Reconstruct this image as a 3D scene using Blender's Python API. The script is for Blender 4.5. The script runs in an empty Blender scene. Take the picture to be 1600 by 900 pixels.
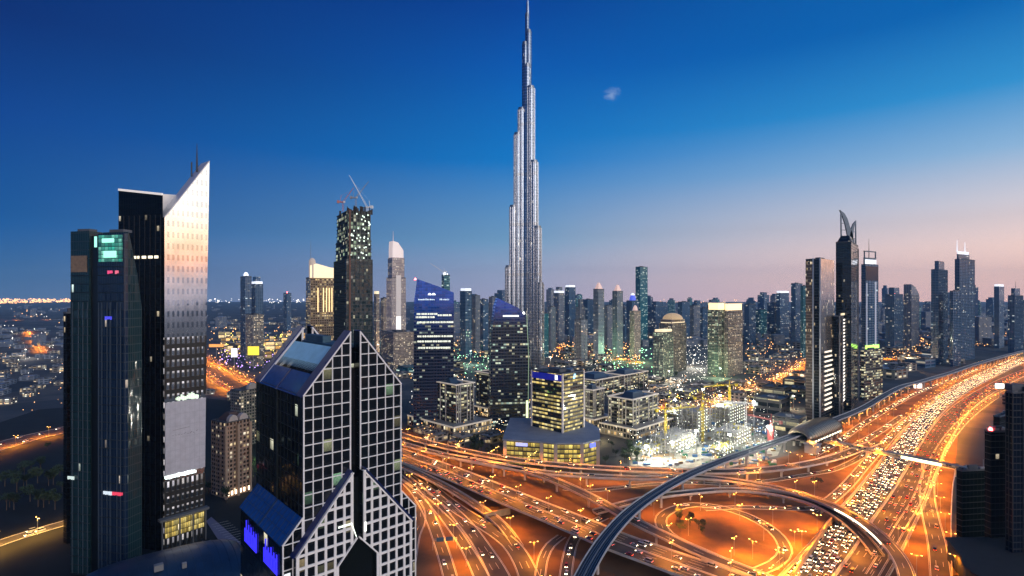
import bpy, math, random
from mathutils import Vector, noise
R = math.radians
random.seed(7)
scn = bpy.context.scene
COL = scn.collection

# ------------------------------------------------------------------ camera
F, H0, HY = 850.0, 170.0, 462.0            # focal length in photo pixels, eye height, horizon row
cam = bpy.data.objects.new('camera', bpy.data.cameras.new('camera'))
COL.objects.link(cam)
cam.location = (0, 0, H0); cam.rotation_euler = (R(90), 0, 0)
cam.data.sensor_width = 36; cam.data.lens = F / 1600 * 36
cam.data.shift_y = 12 / 1600
cam.data.clip_start = 1; cam.data.clip_end = 90000
scn.camera = cam

# ------------------------------------------------------------------ colour management / render
scn.view_settings.view_transform = 'Standard'; scn.view_settings.look = 'None'
scn.view_settings.exposure = 0.0; scn.view_settings.gamma = 1.0
cy = scn.cycles
cy.use_denoising = True; cy.max_bounces = 6; cy.diffuse_bounces = 2; cy.glossy_bounces = 3
cy.transmission_bounces = 2; cy.volume_bounces = 0; cy.transparent_max_bounces = 8
cy.caustics_reflective = False; cy.caustics_refractive = False
cy.sample_clamp_indirect = 3.0; cy.sample_clamp_direct = 0
try:
    cy.use_light_tree = True; cy.use_adaptive_sampling = True; cy.adaptive_threshold = 0.02
except Exception: pass

# ------------------------------------------------------------------ world: dusk sky, sunset glow off to the right
def lin(c):
    return tuple(((v/255)/12.92 if v/255 <= .04045 else ((v/255+.055)/1.055)**2.4) for v in c)
GLOW = R(105)
w = bpy.data.worlds.new('World'); scn.world = w; w.use_nodes = True
nt = w.node_tree; N = nt.nodes; L = nt.links; N.clear()
def nd(t, **k):
    n = N.new(t)
    for a, b in k.items(): setattr(n, a, b)
    return n
tc = nd('ShaderNodeTexCoord'); nrm = nd('ShaderNodeVectorMath', operation='NORMALIZE'); L.new(tc.outputs['Generated'], nrm.inputs[0])
sp = nd('ShaderNodeSeparateXYZ'); L.new(nrm.outputs[0], sp.inputs[0])
fl = nd('ShaderNodeVectorMath', operation='MULTIPLY'); L.new(nrm.outputs[0], fl.inputs[0]); fl.inputs[1].default_value = (1, 1, 0)
fn = nd('ShaderNodeVectorMath', operation='NORMALIZE'); L.new(fl.outputs[0], fn.inputs[0])
dt = nd('ShaderNodeVectorMath', operation='DOT_PRODUCT'); L.new(fn.outputs[0], dt.inputs[0]); dt.inputs[1].default_value = (math.sin(GLOW), math.cos(GLOW), 0)
def ramp(stops):
    r = nd('ShaderNodeValToRGB'); L.new(sp.outputs['Z'], r.inputs[0]); e = r.color_ramp.elements
    e[0].position = 0; e[0].color = (*lin(stops[0][1]), 1); e[1].position = stops[-1][0]; e[1].color = (*lin(stops[-1][1]), 1)
    for p, c in stops[1:-1]:
        x = e.new(p); x.color = (*lin(c), 1)
    return r.outputs[0]
ramps = [ramp([(0, (70, 100, 136)), (.03, (44, 92, 138)), (.10, (0, 84, 152)), (.24, (0, 64, 142)), (.36, (0, 42, 112)), (1, (0, 36, 90))]),
         ramp([(0, (152, 150, 172)), (.04, (150, 158, 182)), (.10, (112, 156, 192)), (.24, (8, 116, 192)), (.39, (0, 84, 170)), (.47, (0, 64, 148)), (1, (0, 40, 108))]),
         ramp([(0, (240, 190, 172)), (.03, (252, 204, 182)), (.07, (248, 212, 198)), (.13, (214, 208, 216)), (.20, (140, 180, 216)), (.28, (46, 142, 204)), (.38, (0, 98, 174)), (1, (0, 48, 122))]),
         ramp([(0, (150, 142, 150)), (.03, (172, 154, 154)), (.055, (250, 172, 122)), (.085, (255, 218, 172)), (.14, (255, 246, 232)), (.34, (250, 250, 252)), (.6, (90, 150, 200)), (1, (10, 66, 140))])]
def mrange(a, b, src):
    m = nd('ShaderNodeMapRange', interpolation_type='SMOOTHSTEP' if 0 else 'LINEAR'); L.new(src, m.inputs[0]); m.inputs[1].default_value = a; m.inputs[2].default_value = b; return m.outputs[0]
cur = ramps[0]
for (a, b), nx in zip([(-.85, -.26), (-.26, .47), (.47, 1)], ramps[1:]):
    mx = nd('ShaderNodeMix', data_type='RGBA'); L.new(mrange(a, b, dt.outputs['Value']), mx.inputs[0]); L.new(cur, mx.inputs[6]); L.new(nx, mx.inputs[7]); cur = mx.outputs[2]
# one small high wisp of cloud
def addmath(op, a, b):
    m = nd('ShaderNodeMath', operation=op)
    for i, s in enumerate((a, b)):
        if isinstance(s, (int, float)): m.inputs[i].default_value = s
        else: L.new(s, m.inputs[i])
    return m.outputs[0]
cd = Vector(((955-800)/F, 1, (HY-146)/F)).normalized()
sub = nd('ShaderNodeVectorMath', operation='SUBTRACT'); L.new(nrm.outputs[0], sub.inputs[0]); sub.inputs[1].default_value = cd
mp = nd('ShaderNodeMapping'); L.new(sub.outputs[0], mp.inputs[0]); mp.inputs[2].default_value = (0, R(35), 0); mp.inputs[3].default_value = (38, 38, 62)
ln = nd('ShaderNodeVectorMath', operation='LENGTH'); L.new(mp.outputs[0], ln.inputs[0])
nz = nd('ShaderNodeTexNoise'); L.new(mp.outputs[0], nz.inputs[0]); nz.inputs['Scale'].default_value = 2.2; nz.inputs['Detail'].default_value = 5
m0 = addmath('SUBTRACT', 1.25, ln.outputs['Value']); m1 = addmath('MULTIPLY', m0, nz.outputs[0])
m2 = nd('ShaderNodeMapRange', interpolation_type='SMOOTHSTEP'); L.new(m1, m2.inputs[0]); m2.inputs[1].default_value = .25; m2.inputs[2].default_value = .85; m2.inputs[4].default_value = .34
mx = nd('ShaderNodeMix', data_type='RGBA'); L.new(m2.outputs[0], mx.inputs[0]); L.new(cur, mx.inputs[6]); mx.inputs[7].default_value = (*lin((205, 220, 240)), 1)
bg = nd('ShaderNodeBackground'); L.new(mx.outputs[2], bg.inputs[0]); L.new(addmath('ADD', addmath('ADD', 1.08, addmath('MULTIPLY', mrange(.6, .95, dt.outputs['Value']), .75)), addmath('MULTIPLY', mrange(.11, .0, sp.outputs['Z']), .5)), bg.inputs[1])
wo = nd('ShaderNodeOutputWorld'); L.new(bg.outputs[0], wo.inputs[0])

sl = bpy.data.lights.new('afterglow_sun', 'SUN'); sl.energy = 1.1; sl.angle = R(28); sl.color = (1, .88, .8)
so = bpy.data.objects.new('afterglow_sun', sl); COL.objects.link(so)
SAZ = R(152)
so.rotation_euler = Vector((-math.sin(SAZ), -math.cos(SAZ), -math.tan(R(14)))).to_track_quat('-Z', 'Y').to_euler()

# ------------------------------------------------------------------ placing helpers
def G(px, py, z=0.0):
    Y = (H0 - z) * F / (py - HY); return Vector(((px-800)/F*Y, Y, z))
def PX(px, Y): return (px-800)/F*Y
def ZY(py, Y): return H0 - (py-HY)*Y/F

# ------------------------------------------------------------------ object helpers
def tag(o, label=None, cat=None, group=None, kind=None):
    if label: o['label'] = label
    if cat: o['category'] = cat
    if group: o['group'] = group
    if kind: o['kind'] = kind
    return o
def empty(name, loc=(0, 0, 0), rz=0.0):
    o = bpy.data.objects.new(name, None); o.empty_display_size = .5; COL.objects.link(o); o.location = loc; o.rotation_euler = (0, 0, rz); return o
class MB:
    def __init__(s): s.v = []; s.f = []; s.m = []; s.pc = []
    def add(s, vs, fs, mi=0):
        b = len(s.v); s.pc.append((b, len(s.f))); s.v += [tuple(p) for p in vs]; s.f += [tuple(b+i for i in f) for f in fs]; s.m += [mi]*len(fs); return s
    def box(s, x0, x1, y0, y1, z0, z1, mi=0):
        return s.add([(x0,y0,z0),(x1,y0,z0),(x1,y1,z0),(x0,y1,z0),(x0,y0,z1),(x1,y0,z1),(x1,y1,z1),(x0,y1,z1)],
                     [(0,3,2,1),(4,5,6,7),(0,1,5,4),(1,2,6,5),(2,3,7,6),(3,0,4,7)], mi)
    def prism(s, poly, z0, z1, mi=0, top=None, taper=None):
        """vertical prism of an anticlockwise polygon; z1 may be a list"""
        n = len(poly); zt = z1 if isinstance(z1, (list, tuple)) else [z1]*n
        tp = taper or poly
        return s.add([(x, y, z0) for x, y in poly] + [(x, y, z) for (x, y), z in zip(tp, zt)],
                     [tuple(range(n-1, -1, -1)), tuple(range(n, 2*n))] + [(i, (i+1) % n, n+(i+1) % n, n+i) for i in range(n)], mi)
    def slabxz(s, poly, y0, y1, mi=0):
        """polygon given in (x,z), extruded along y"""
        n = len(poly)
        return s.add([(x, y0, z) for x, z in poly] + [(x, y1, z) for x, z in poly],
                     [tuple(range(n)), tuple(range(2*n-1, n-1, -1))] + [(i, n+i, n+(i+1) % n, (i+1) % n) for i in range(n)], mi)
    def slabyz(s, poly, x0, x1, mi=0):
        n = len(poly)
        return s.add([(x0, y, z) for y, z in poly] + [(x1, y, z) for y, z in poly],
                     [tuple(range(n-1, -1, -1)), tuple(range(n, 2*n))] + [(i, (i+1) % n, n+(i+1) % n, n+i) for i in range(n)], mi)
    def bar(s, a, b, w, d=None, mi=0):
        a = Vector(a); b = Vector(b); d = d or w; t = (b-a).normalized()
        up = Vector((0, 0, 1)) if abs(t.z) < .95 else Vector((0, 1, 0))
        x = t.cross(up).normalized()*w/2; y = x.cross(t).normalized()*d/2
        c = [a-x-y, a+x-y, a+x+y, a-x+y, b-x-y, b+x-y, b+x+y, b-x+y]
        return s.add(c, [(0,3,2,1),(4,5,6,7),(0,1,5,4),(1,2,6,5),(2,3,7,6),(3,0,4,7)], mi)
    def cyl(s, x, y, r, z0, z1, n=12, mi=0, r1=None):
        r1 = r if r1 is None else r1
        p = [(x+r*math.cos(2*math.pi*i/n), y+r*math.sin(2*math.pi*i/n)) for i in range(n)]
        q = [(x+r1*math.cos(2*math.pi*i/n), y+r1*math.sin(2*math.pi*i/n)) for i in range(n)]
        return s.prism(p, z0, z1, mi, taper=q)
    def dome(s, x, y, r, z, h, n=12, m=5, mi=0):
        vs = []; fs = []
        for j in range(m):
            a = j/m*math.pi/2
            vs += [(x+r*math.cos(a)*math.cos(2*math.pi*i/n), y+r*math.cos(a)*math.sin(2*math.pi*i/n), z+h*math.sin(a)) for i in range(n)]
        vs.append((x, y, z+h))
        for j in range(m-1):
            fs += [(j*n+i, j*n+(i+1) % n, (j+1)*n+(i+1) % n, (j+1)*n+i) for i in range(n)]
        fs += [((m-1)*n+i, (m-1)*n+(i+1) % n, m*n) for i in range(n)]
        return s.add(vs, fs, mi)
    def mesh(s, name, mats, smooth=False):
        me = bpy.data.meshes.new(name); me.from_pydata(s.v, [], s.f)
        if not isinstance(mats, (list, tuple)): mats = [mats]
        for m in mats: me.materials.append(m)
        me.polygons.foreach_set('material_index', s.m)
        if smooth: me.polygons.foreach_set('use_smooth', [True]*len(s.f))
        me.update()
        uv = me.uv_layers.new(name='UVMap').data; V = me.vertices
        for p in me.polygons:
            n = p.normal; hx, hy = -n.y, n.x; l = math.hypot(hx, hy)
            if abs(n.z) < .8 and l > 1e-6:
                hx /= l; hy /= l
                for li in p.loop_indices:
                    c = V[me.loops[li].vertex_index].co; uv[li].uv = (c.x*hx+c.y*hy, c.z)
            else:
                for li in p.loop_indices:
                    c = V[me.loops[li].vertex_index].co; uv[li].uv = (c.x, c.y)
        return me
    def build(s, name, mats, parent=None, smooth=False, loc=None, rz=0):
        o = bpy.data.objects.new(name, s.mesh(name, mats, smooth)); COL.objects.link(o)
        if parent is not None: o.parent = parent
        if loc is not None: o.location = loc; o.rotation_euler = (0, 0, rz)
        return o
def build_each(mb, name, mats, parent, smooth=False):
    """every connected piece of the collector becomes a part of its own"""
    for k, (v0, f0) in enumerate(mb.pc):
        v1, f1 = mb.pc[k+1] if k+1 < len(mb.pc) else (len(mb.v), len(mb.f))
        q = MB(); q.v = mb.v[v0:v1]; q.f = [tuple(i-v0 for i in f) for f in mb.f[f0:f1]]; q.m = mb.m[f0:f1]; q.build(name, mats, parent, smooth)
def copy_tree(o, parent=None):
    c = o.copy(); COL.objects.link(c); c.parent = parent
    for ch in list(o.children): copy_tree(ch, c)
    return c

# ------------------------------------------------------------------ materials
MATS = {}
def mat(name, col, rough=.6, metal=0.0, emit=None, es=0.0, spec=.5, var=0.0, vscale=.2, bump=0.0, ior=None, sample=False):
    if name in MATS: return MATS[name]
    m = bpy.data.materials.new(name); m.use_nodes = True; MATS[name] = m
    t = m.node_tree; b = t.nodes['Principled BSDF']
    b.inputs['Base Color'].default_value = (*col, 1); b.inputs['Roughness'].default_value = rough; b.inputs['Metallic'].default_value = metal
    b.inputs['Specular IOR Level'].default_value = spec
    if ior: b.inputs['IOR'].default_value = ior
    if emit: b.inputs['Emission Color'].default_value = (*emit, 1); b.inputs['Emission Strength'].default_value = es
    if not sample: m.cycles.emission_sampling = 'NONE'
    if var or bump:
        c = t.nodes.new('ShaderNodeTexCoord'); n = t.nodes.new('ShaderNodeTexNoise'); n.inputs['Scale'].default_value = vscale; n.inputs['Detail'].default_value = 6
        t.links.new(c.outputs['Object'], n.inputs['Vector'])
        if var:
            r = t.nodes.new('ShaderNodeMapRange'); t.links.new(n.outputs[0], r.inputs[0]); r.inputs[1].default_value = .3; r.inputs[2].default_value = .7; r.inputs[3].default_value = 1-var; r.inputs[4].default_value = 1+var
            x = t.nodes.new('ShaderNodeVectorMath'); x.operation = 'SCALE'; x.inputs[0].default_value = col; t.links.new(r.outputs[0], x.inputs['Scale']); t.links.new(x.outputs[0], b.inputs['Base Color'])
        if bump:
            bp = t.nodes.new('ShaderNodeBump'); bp.inputs['Strength'].default_value = bump; bp.inputs['Distance'].default_value = 1; t.links.new(n.outputs[0], bp.inputs['Height']); t.links.new(bp.outputs[0], b.inputs['Normal'])
    return m

def facade(name, glass, frame, bay=3.0, flr=3.6, fw=.12, fh=.22, lit=.12, litcol=((1, .72, .35), (1, .9, .7)), es=1.2, grough=.08, gmetal=0.0, ior=1.55, floors=0.3, frough=.5, fmetal=0.0, jit=.012, clump=True, zmax=None, crown=None):
    """window wall: bays x storeys counted in metres on the wall itself; some rooms have their lamps on"""
    if name in MATS: return MATS[name]
    m = bpy.data.materials.new(name); m.use_nodes = True; MATS[name] = m; m.cycles.emission_sampling = 'NONE'
    t = m.node_tree; b = t.nodes['Principled BSDF']; K = t.links
    def n(ty, **k):
        x = t.nodes.new(ty)
        for a, c in k.items(): setattr(x, a, c)
        return x
    def mth(op, a, c=None, d=None):
        x = n('ShaderNodeMath', operation=op)
        for i, s in enumerate((a, c, d)):
            if s is None: continue
            if isinstance(s, (int, float)): x.inputs[i].default_value = s
            else: K.new(s, x.inputs[i])
        return x.outputs[0]
    uv = n('ShaderNodeUVMap'); uv.uv_map = 'UVMap'; s = n('ShaderNodeSeparateXYZ'); K.new(uv.outputs[0], s.inputs[0])
    oi = n('ShaderNodeObjectInfo'); geo = n('ShaderNodeNewGeometry')
    u = mth('DIVIDE', s.outputs[0], bay); v = mth('DIVIDE', s.outputs[1], flr)
    cu, cv, fu, fv = mth('FLOOR', u), mth('FLOOR', v), mth('FRACT', u), mth('FRACT', v)
    isf = mth('MAXIMUM', mth('LESS_THAN', fu, fw), mth('LESS_THAN', fv, fh))
    sn = n('ShaderNodeSeparateXYZ'); K.new(geo.outputs['True Normal'], sn.inputs[0])
    hor = mth('GREATER_THAN', mth('ABSOLUTE', sn.outputs[2]), .8)
    isf = mth('MAXIMUM', isf, hor)
    seed = mth('MULTIPLY', oi.outputs['Random'], 517.0)
    def wn(a, c, d):
        cb = n('ShaderNodeCombineXYZ')
        for i, q in enumerate((a, c, d)):
            if isinstance(q, (int, float)): cb.inputs[i].default_value = q
            else: K.new(q, cb.inputs[i])
        x = n('ShaderNodeTexWhiteNoise', noise_dimensions='3D'); K.new(cb.outputs[0], x.inputs[0]); return x
    face = mth('MULTIPLY', sn.outputs[0], 7.3)
    face = mth('ADD', mth('ROUND', face), seed)
    r1 = wn(cu, cv, face); rf = wn(0.0, cv, mth('ADD', face, 3.3))
    # long-range clumping of lit rooms
    cb = n('ShaderNodeCombineXYZ'); K.new(mth('MULTIPLY', cu, .11), cb.inputs[0]); K.new(mth('MULTIPLY', cv, .8), cb.inputs[1]); K.new(face, cb.inputs[2])
    nn = n('ShaderNodeTexNoise'); K.new(cb.outputs[0], nn.inputs['Vector']); nn.inputs['Scale'].default_value = 1.0; nn.inputs['Detail'].default_value = 1
    cl = n('ShaderNodeMapRange'); K.new(nn.outputs[0], cl.inputs[0]); cl.inputs[1].default_value = .38; cl.inputs[2].default_value = .66; cl.inputs[3].default_value = .1 if clump else 1; cl.inputs[4].default_value = 2.4 if clump else 1
    thr = mth('MULTIPLY', cl.outputs[0], lit)
    thr = mth('ADD', thr, mth('MULTIPLY', mth('LESS_THAN', rf.outputs[0], lit*.6), floors))
    on = mth('MULTIPLY', mth('LESS_THAN', r1.outputs[0], thr), mth('SUBTRACT', 1.0, isf))
    if zmax: on = mth('MULTIPLY', on, mth('LESS_THAN', s.outputs[1], zmax))
    sc = n('ShaderNodeSeparateColor'); K.new(r1.outputs[1], sc.inputs[0])
    lc = n('ShaderNodeMix', data_type='RGBA'); K.new(sc.outputs[1], lc.inputs[0]); lc.inputs[6].default_value = (*litcol[0], 1); lc.inputs[7].default_value = (*litcol[1], 1)
    # inside of a room: brighter under the ceiling, uneven
    wv = n('ShaderNodeTexNoise'); K.new(uv.outputs[0], wv.inputs['Vector']); wv.inputs['Scale'].default_value = 1.3
    inner = mth('MULTIPLY', mth('ADD', mth('MULTIPLY', fv, .8), .35), mth('ADD', mth('MULTIPLY', wv.outputs[0], 1.4), .2))
    st = mth('MULTIPLY', mth('MULTIPLY', on, mth('ADD', mth('POWER', sc.outputs[2], 1.5), .2)), mth('MULTIPLY', inner, es))
    if crown:       # emission added to the upper storeys, growing with height
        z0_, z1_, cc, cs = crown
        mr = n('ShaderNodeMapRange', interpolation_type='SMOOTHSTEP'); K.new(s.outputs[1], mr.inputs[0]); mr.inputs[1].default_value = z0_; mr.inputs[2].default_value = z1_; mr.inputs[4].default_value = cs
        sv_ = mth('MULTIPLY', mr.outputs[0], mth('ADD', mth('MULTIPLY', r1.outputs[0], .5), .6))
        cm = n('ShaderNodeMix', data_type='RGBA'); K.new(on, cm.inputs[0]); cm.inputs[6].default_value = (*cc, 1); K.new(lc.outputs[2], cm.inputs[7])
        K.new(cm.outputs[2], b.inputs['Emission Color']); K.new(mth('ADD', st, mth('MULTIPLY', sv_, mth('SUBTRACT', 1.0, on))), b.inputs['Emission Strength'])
    else:
        K.new(lc.outputs[2], b.inputs['Emission Color']); K.new(st, b.inputs['Emission Strength'])
    bc = n('ShaderNodeMix', data_type='RGBA'); K.new(isf, bc.inputs[0]); bc.inputs[6].default_value = (*glass, 1); bc.inputs[7].default_value = (*frame, 1)
    wt = n('ShaderNodeTexNoise'); K.new(uv.outputs[0], wt.inputs['Vector']); wt.inputs['Scale'].default_value = .06; wt.inputs['Detail'].default_value = 4
    wr = mth('ADD', mth('MULTIPLY', wt.outputs[0], .7), .65)
    vm = n('ShaderNodeVectorMath', operation='SCALE'); K.new(bc.outputs[2], vm.inputs[0]); K.new(wr, vm.inputs['Scale']); K.new(vm.outputs[0], b.inputs['Base Color'])
    K.new(mth('ADD', mth('MULTIPLY', isf, frough-grough), grough), b.inputs['Roughness'])
    K.new(mth('ADD', mth('MULTIPLY', isf, fmetal-gmetal), gmetal), b.inputs['Metallic'])
    b.inputs['IOR'].default_value = ior
    # panes are never perfectly coplanar
    jv = n('ShaderNodeVectorMath', operation='SUBTRACT'); K.new(r1.outputs[1], jv.inputs[0]); jv.inputs[1].default_value = (.5, .5, .5)
    js = n('ShaderNodeVectorMath', operation='SCALE'); K.new(jv.outputs[0], js.inputs[0]); js.inputs['Scale'].default_value = jit*2
    ja = n('ShaderNodeVectorMath', operation='ADD'); K.new(js.outputs[0], ja.inputs[0]); K.new(geo.outputs['Normal'], ja.inputs[1])
    jn = n('ShaderNodeVectorMath', operation='NORMALIZE'); K.new(ja.outputs[0], jn.inputs[0]); K.new(jn.outputs[0], b.inputs['Normal'])
    return m

asph = mat('asphalt', (.068, .058, .046), .75, var=.35, vscale=.08, bump=.15)
conc = mat('concrete', (.60, .54, .46), .8, var=.2, vscale=.15)
conc_d = mat('dark_concrete', (.12, .115, .11), .85, var=.25, vscale=.1)
paintw = mat('white_paint', (.75, .74, .7), .6)
steel = mat('galvanised_steel', (.35, .36, .38), .4, .7)
darkm = mat('dark_metal', (.03, .03, .035), .5)
roofm = mat('roof_felt', (.09, .095, .105), .85, var=.35, vscale=.12)
roofl = mat('pale_roof', (.26, .26, .27), .8, var=.25, vscale=.1)
leafm = mat('foliage', (.03, .048, .018), .7, var=.5, vscale=.6)
bark = mat('bark', (.09, .06, .04), .9)
lampm = mat('sodium_lamp_glow', (1, .8, .5), .4, emit=(1, .50, .12), es=13)
lampw = mat('white_lamp_glow', (1, 1, .95), .4, emit=(.9, 1, .85), es=40)
redl = mat('red_lamp_glow', (1, .1, .1), .4, emit=(1, .08, .08), es=22)
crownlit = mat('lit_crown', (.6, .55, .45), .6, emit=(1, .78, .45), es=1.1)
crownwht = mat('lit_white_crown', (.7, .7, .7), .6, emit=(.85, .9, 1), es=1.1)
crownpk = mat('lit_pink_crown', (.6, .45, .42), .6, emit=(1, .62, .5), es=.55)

Fd = {}
Fd['dark'] = facade('dark_curtain_wall', (.008, .012, .016), (.012, .014, .017), 2.0, 3.8, .1, .1, .02, es=.9, grough=.05)
Fd['black'] = facade('black_curtain_wall', (.003, .003, .004), (.004, .004, .005), 2.0, 3.8, .1, .1, .006, es=.8, grough=.12, ior=1.25)
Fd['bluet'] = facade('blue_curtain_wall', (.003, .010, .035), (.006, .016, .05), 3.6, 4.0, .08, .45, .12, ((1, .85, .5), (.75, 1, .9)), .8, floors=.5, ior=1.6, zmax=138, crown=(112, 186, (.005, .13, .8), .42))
Fd['office'] = facade('office_wall', (.012, .016, .02), (.10, .09, .085), 4.4, 3.9, .08, .42, .30, ((1, .8, .38), (.95, 1, .75)), 1.2, floors=.35)
Fd['yellow'] = facade('bright_office_wall', (.012, .016, .02), (.05, .045, .04), 4.2, 4.0, .08, .42, .70, ((1, .72, .18), (1, .85, .42)), 1.35, floors=.3)
Fd['podium'] = facade('podium_shopfront', (.03, .03, .03), (.04, .035, .03), 4.2, 4.6, .09, .2, 1.2, ((1, .7, .12), (1, .8, .22)), 1.25, floors=.2, clump=False)
Fd['resid'] = facade('apartment_wall', (.02, .03, .035), (.30, .26, .22), 3.4, 3.3, .34, .36, .17, es=1.3)
Fd['residgreen'] = facade('glazed_apartment_wall', (.025, .06, .05), (.22, .24, .2), 3.4, 3.3, .22, .3, .22, ((1, .85, .5), (.7, 1, .7)), 1.1)
Fd['beige'] = facade('beige_stone_wall', (.03, .03, .035), (.42, .33, .27), 3.0, 3.4, .4, .4, .14, es=1.2)
Fd['pinkwhite'] = facade('pale_stone_wall', (.08, .07, .08), (.6, .5, .48), 2.8, 3.6, .42, .3, .16, es=1.0)
Fd['farblue'] = facade('hazy_blue_wall', (.02, .07, .15), (.06, .13, .22), 5.5, 4.0, .14, .42, .055, ((1, .8, .5), (.75, .95, 1)), 1.0, ior=1.7)  # distance haze is partly put into the blue of these walls
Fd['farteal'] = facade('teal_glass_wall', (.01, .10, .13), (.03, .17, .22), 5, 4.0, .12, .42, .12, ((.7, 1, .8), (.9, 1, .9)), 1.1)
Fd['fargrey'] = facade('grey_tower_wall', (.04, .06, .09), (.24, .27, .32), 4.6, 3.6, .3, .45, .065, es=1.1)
Fd['gold'] = facade('gold_hotel_wall', (.10, .07, .04), (.38, .26, .16), 3.0, 3.4, .3, .34, .35, ((1, .68, .25), (1, .8, .45)), .9)
Fd['street'] = facade('low_block_wall', (.02, .022, .025), (.25, .22, .19), 3.6, 3.4, .4, .42, .26, ((1, .66, .3), (.95, 1, .85)), 1.8)
Fd['mall'] = facade('lit_shopping_wall', (.05, .04, .03), (.25, .2, .15), 6, 5, .1, .2, .8, ((1, .5, .12), (1, .85, .5)), 1.5, clump=False)
Fd['mirror'] = facade('bright_mirror_wall', (.66, .66, .68), (.93, .92, .90), 3.0, 7.6, .55, .5, 1.5, ((.9, .86, .95), (1, .92, .88)), 1.0, zmax=142, clump=False, grough=.03, gmetal=1, frough=.10, fmetal=1, jit=.002)  # panes below zmax glow to imitate a pale reflection

# ------------------------------------------------------------------ ground
def sheet(name, poly, z, m, **k):
    mb = MB(); mb.add([(x, y, 0) for x, y in poly], [tuple(range(len(poly)))])
    o = mb.build(name, m); o.location.z = z; return tag(o, kind='structure', **k)
def ground_mat():
    m = bpy.data.materials.new('desert_city_ground'); m.use_nodes = True; t = m.node_tree; b = t.nodes['Principled BSDF']; K = t.links
    c = t.nodes.new('ShaderNodeTexCoord')
    v = t.nodes.new('ShaderNodeTexVoronoi'); v.inputs['Scale'].default_value = .009; K.new(c.outputs['Object'], v.inputs['Vector'])
    n = t.nodes.new('ShaderNodeTexNoise'); n.inputs['Scale'].default_value = .02; n.inputs['Detail'].default_value = 8; K.new(c.outputs['Object'], n.inputs['Vector'])
    r = t.nodes.new('ShaderNodeValToRGB'); e = r.color_ramp.elements
    e[0].position = .25; e[0].color = (.03, .035, .035, 1); e[1].position = .8; e[1].color = (.16, .13, .10, 1)
    x = e.new(.5); x.color = (.06, .058, .055, 1)
    mx = t.nodes.new('ShaderNodeMix'); mx.data_type = 'RGBA'; mx.inputs[0].default_value = .35
    s = t.nodes.new('ShaderNodeSeparateColor'); K.new(v.outputs['Color'], s.inputs[0])
    a = t.nodes.new('ShaderNodeMath'); a.operation = 'MULTIPLY_ADD'; a.inputs[1].default_value = .45; K.new(s.outputs[0], a.inputs[0]); K.new(n.outputs[0], a.inputs[2])
    a2 = t.nodes.new('ShaderNodeMath'); a2.operation = 'MULTIPLY'; a2.inputs[1].default_value = .72; K.new(a.outputs[0], a2.inputs[0])
    K.new(a2.outputs[0], r.inputs[0]); K.new(r.outputs[0], b.inputs['Base Color']); b.inputs['Roughness'].default_value = .9
    return m
sheet('ground', [(-40000, -3000), (40000, -3000), (26000, 15000), (-26000, 15000)], 0, ground_mat())
sandm = mat('compacted_sand', (.155, .074, .027), .9, var=.6, vscale=.03, bump=.3)
def gp(pts, z=0): return [tuple(G(x, y, z)[:2]) for x, y in pts]
sheet('sand_ground', gp([(560, 1000), (1500, 1000), (1492, 740), (1500, 640), (1590, 560), (1560, 556), (1440, 600), (1310, 668), (1230, 712), (1130, 735), (900, 733), (780, 716), (700, 690), (620, 668), (600, 700)]), .03, sandm)
sheet('dark_verge', gp([(0, 1000), (560, 1000), (600, 700), (500, 640), (300, 620), (60, 640), (-120, 700), (-300, 800)]), .03, mat('dark_scrub_soil', (.006, .007, .006), .95, var=.5, vscale=.05))

# ------------------------------------------------------------------ roads
def spline(pts, step=7.0):
    P = [Vector(p) for p in pts]; P = [2*P[0]-P[1]] + P + [2*P[-1]-P[-2]]; out = []
    for i in range(1, len(P)-2):
        a, b, c, d = P[i-1:i+3]; n = max(2, int((c-b).length/step))
        for j in range(n):
            t = j/n
            out.append(.5*((2*b)+(c-a)*t+(2*a-5*b+4*c-d)*t*t+(3*b-a-3*c+d)*t**3))
    out.append(P[-2]); return out
def frames(path):
    out = []
    for i, p in enumerate(path):
        t = (path[min(i+1, len(path)-1)]-path[max(i-1, 0)]); t.z = 0; t.normalize()
        out.append((p, t, Vector((t.y, -t.x, 0))))        # position, along, to the right
    return out
def ribbon(mb, fr, a, b, z, mi=0):
    vs = []
    for p, t, n in fr: vs += [p+n*a+Vector((0, 0, z)), p+n*b+Vector((0, 0, z))]
    return mb.add(vs, [(2*i, 2*i+1, 2*i+3, 2*i+2) for i in range(len(fr)-1)], mi)
def beam(mb, fr, prof, mi=0):
    """closed cross-section (side, z) swept along the path"""
    k = len(prof); vs = []
    for p, t, n in fr: vs += [p+n*s+Vector((0, 0, z)) for s, z in prof]
    fs = [(i*k+j, i*k+(j+1) % k, (i+1)*k+(j+1) % k, (i+1)*k+j) for i in range(len(fr)-1) for j in range(k)]
    fs += [tuple(range(k-1, -1, -1)), tuple((len(fr)-1)*k+j for j in range(k))]
    return mb.add(vs, fs, mi)
def dashes(mb, fr, off, z, lw=.22, on=2, off_n=2, mi=0):
    for i in range(0, len(fr)-1):
        if (i % (on+off_n)) >= on: continue
        (p, _, n), (q, _, m) = fr[i], fr[i+1]; zz = Vector((0, 0, z))
        mb.add([p+n*(off-lw)+zz, p+n*(off+lw)+zz, q+m*(off+lw)+zz, q+m*(off-lw)+zz], [(0, 1, 2, 3)], mi)
ROADS = {}
def trace(pts, z):
    out = []
    for i, p in enumerate(pts):
        zz = p[2] if len(p) > 2 else z
        out.append(G(p[0], p[1], zz))
    return out
GZ = [.06]
markm = mat('road_paint', (.75, .70, .58), .7)
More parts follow.
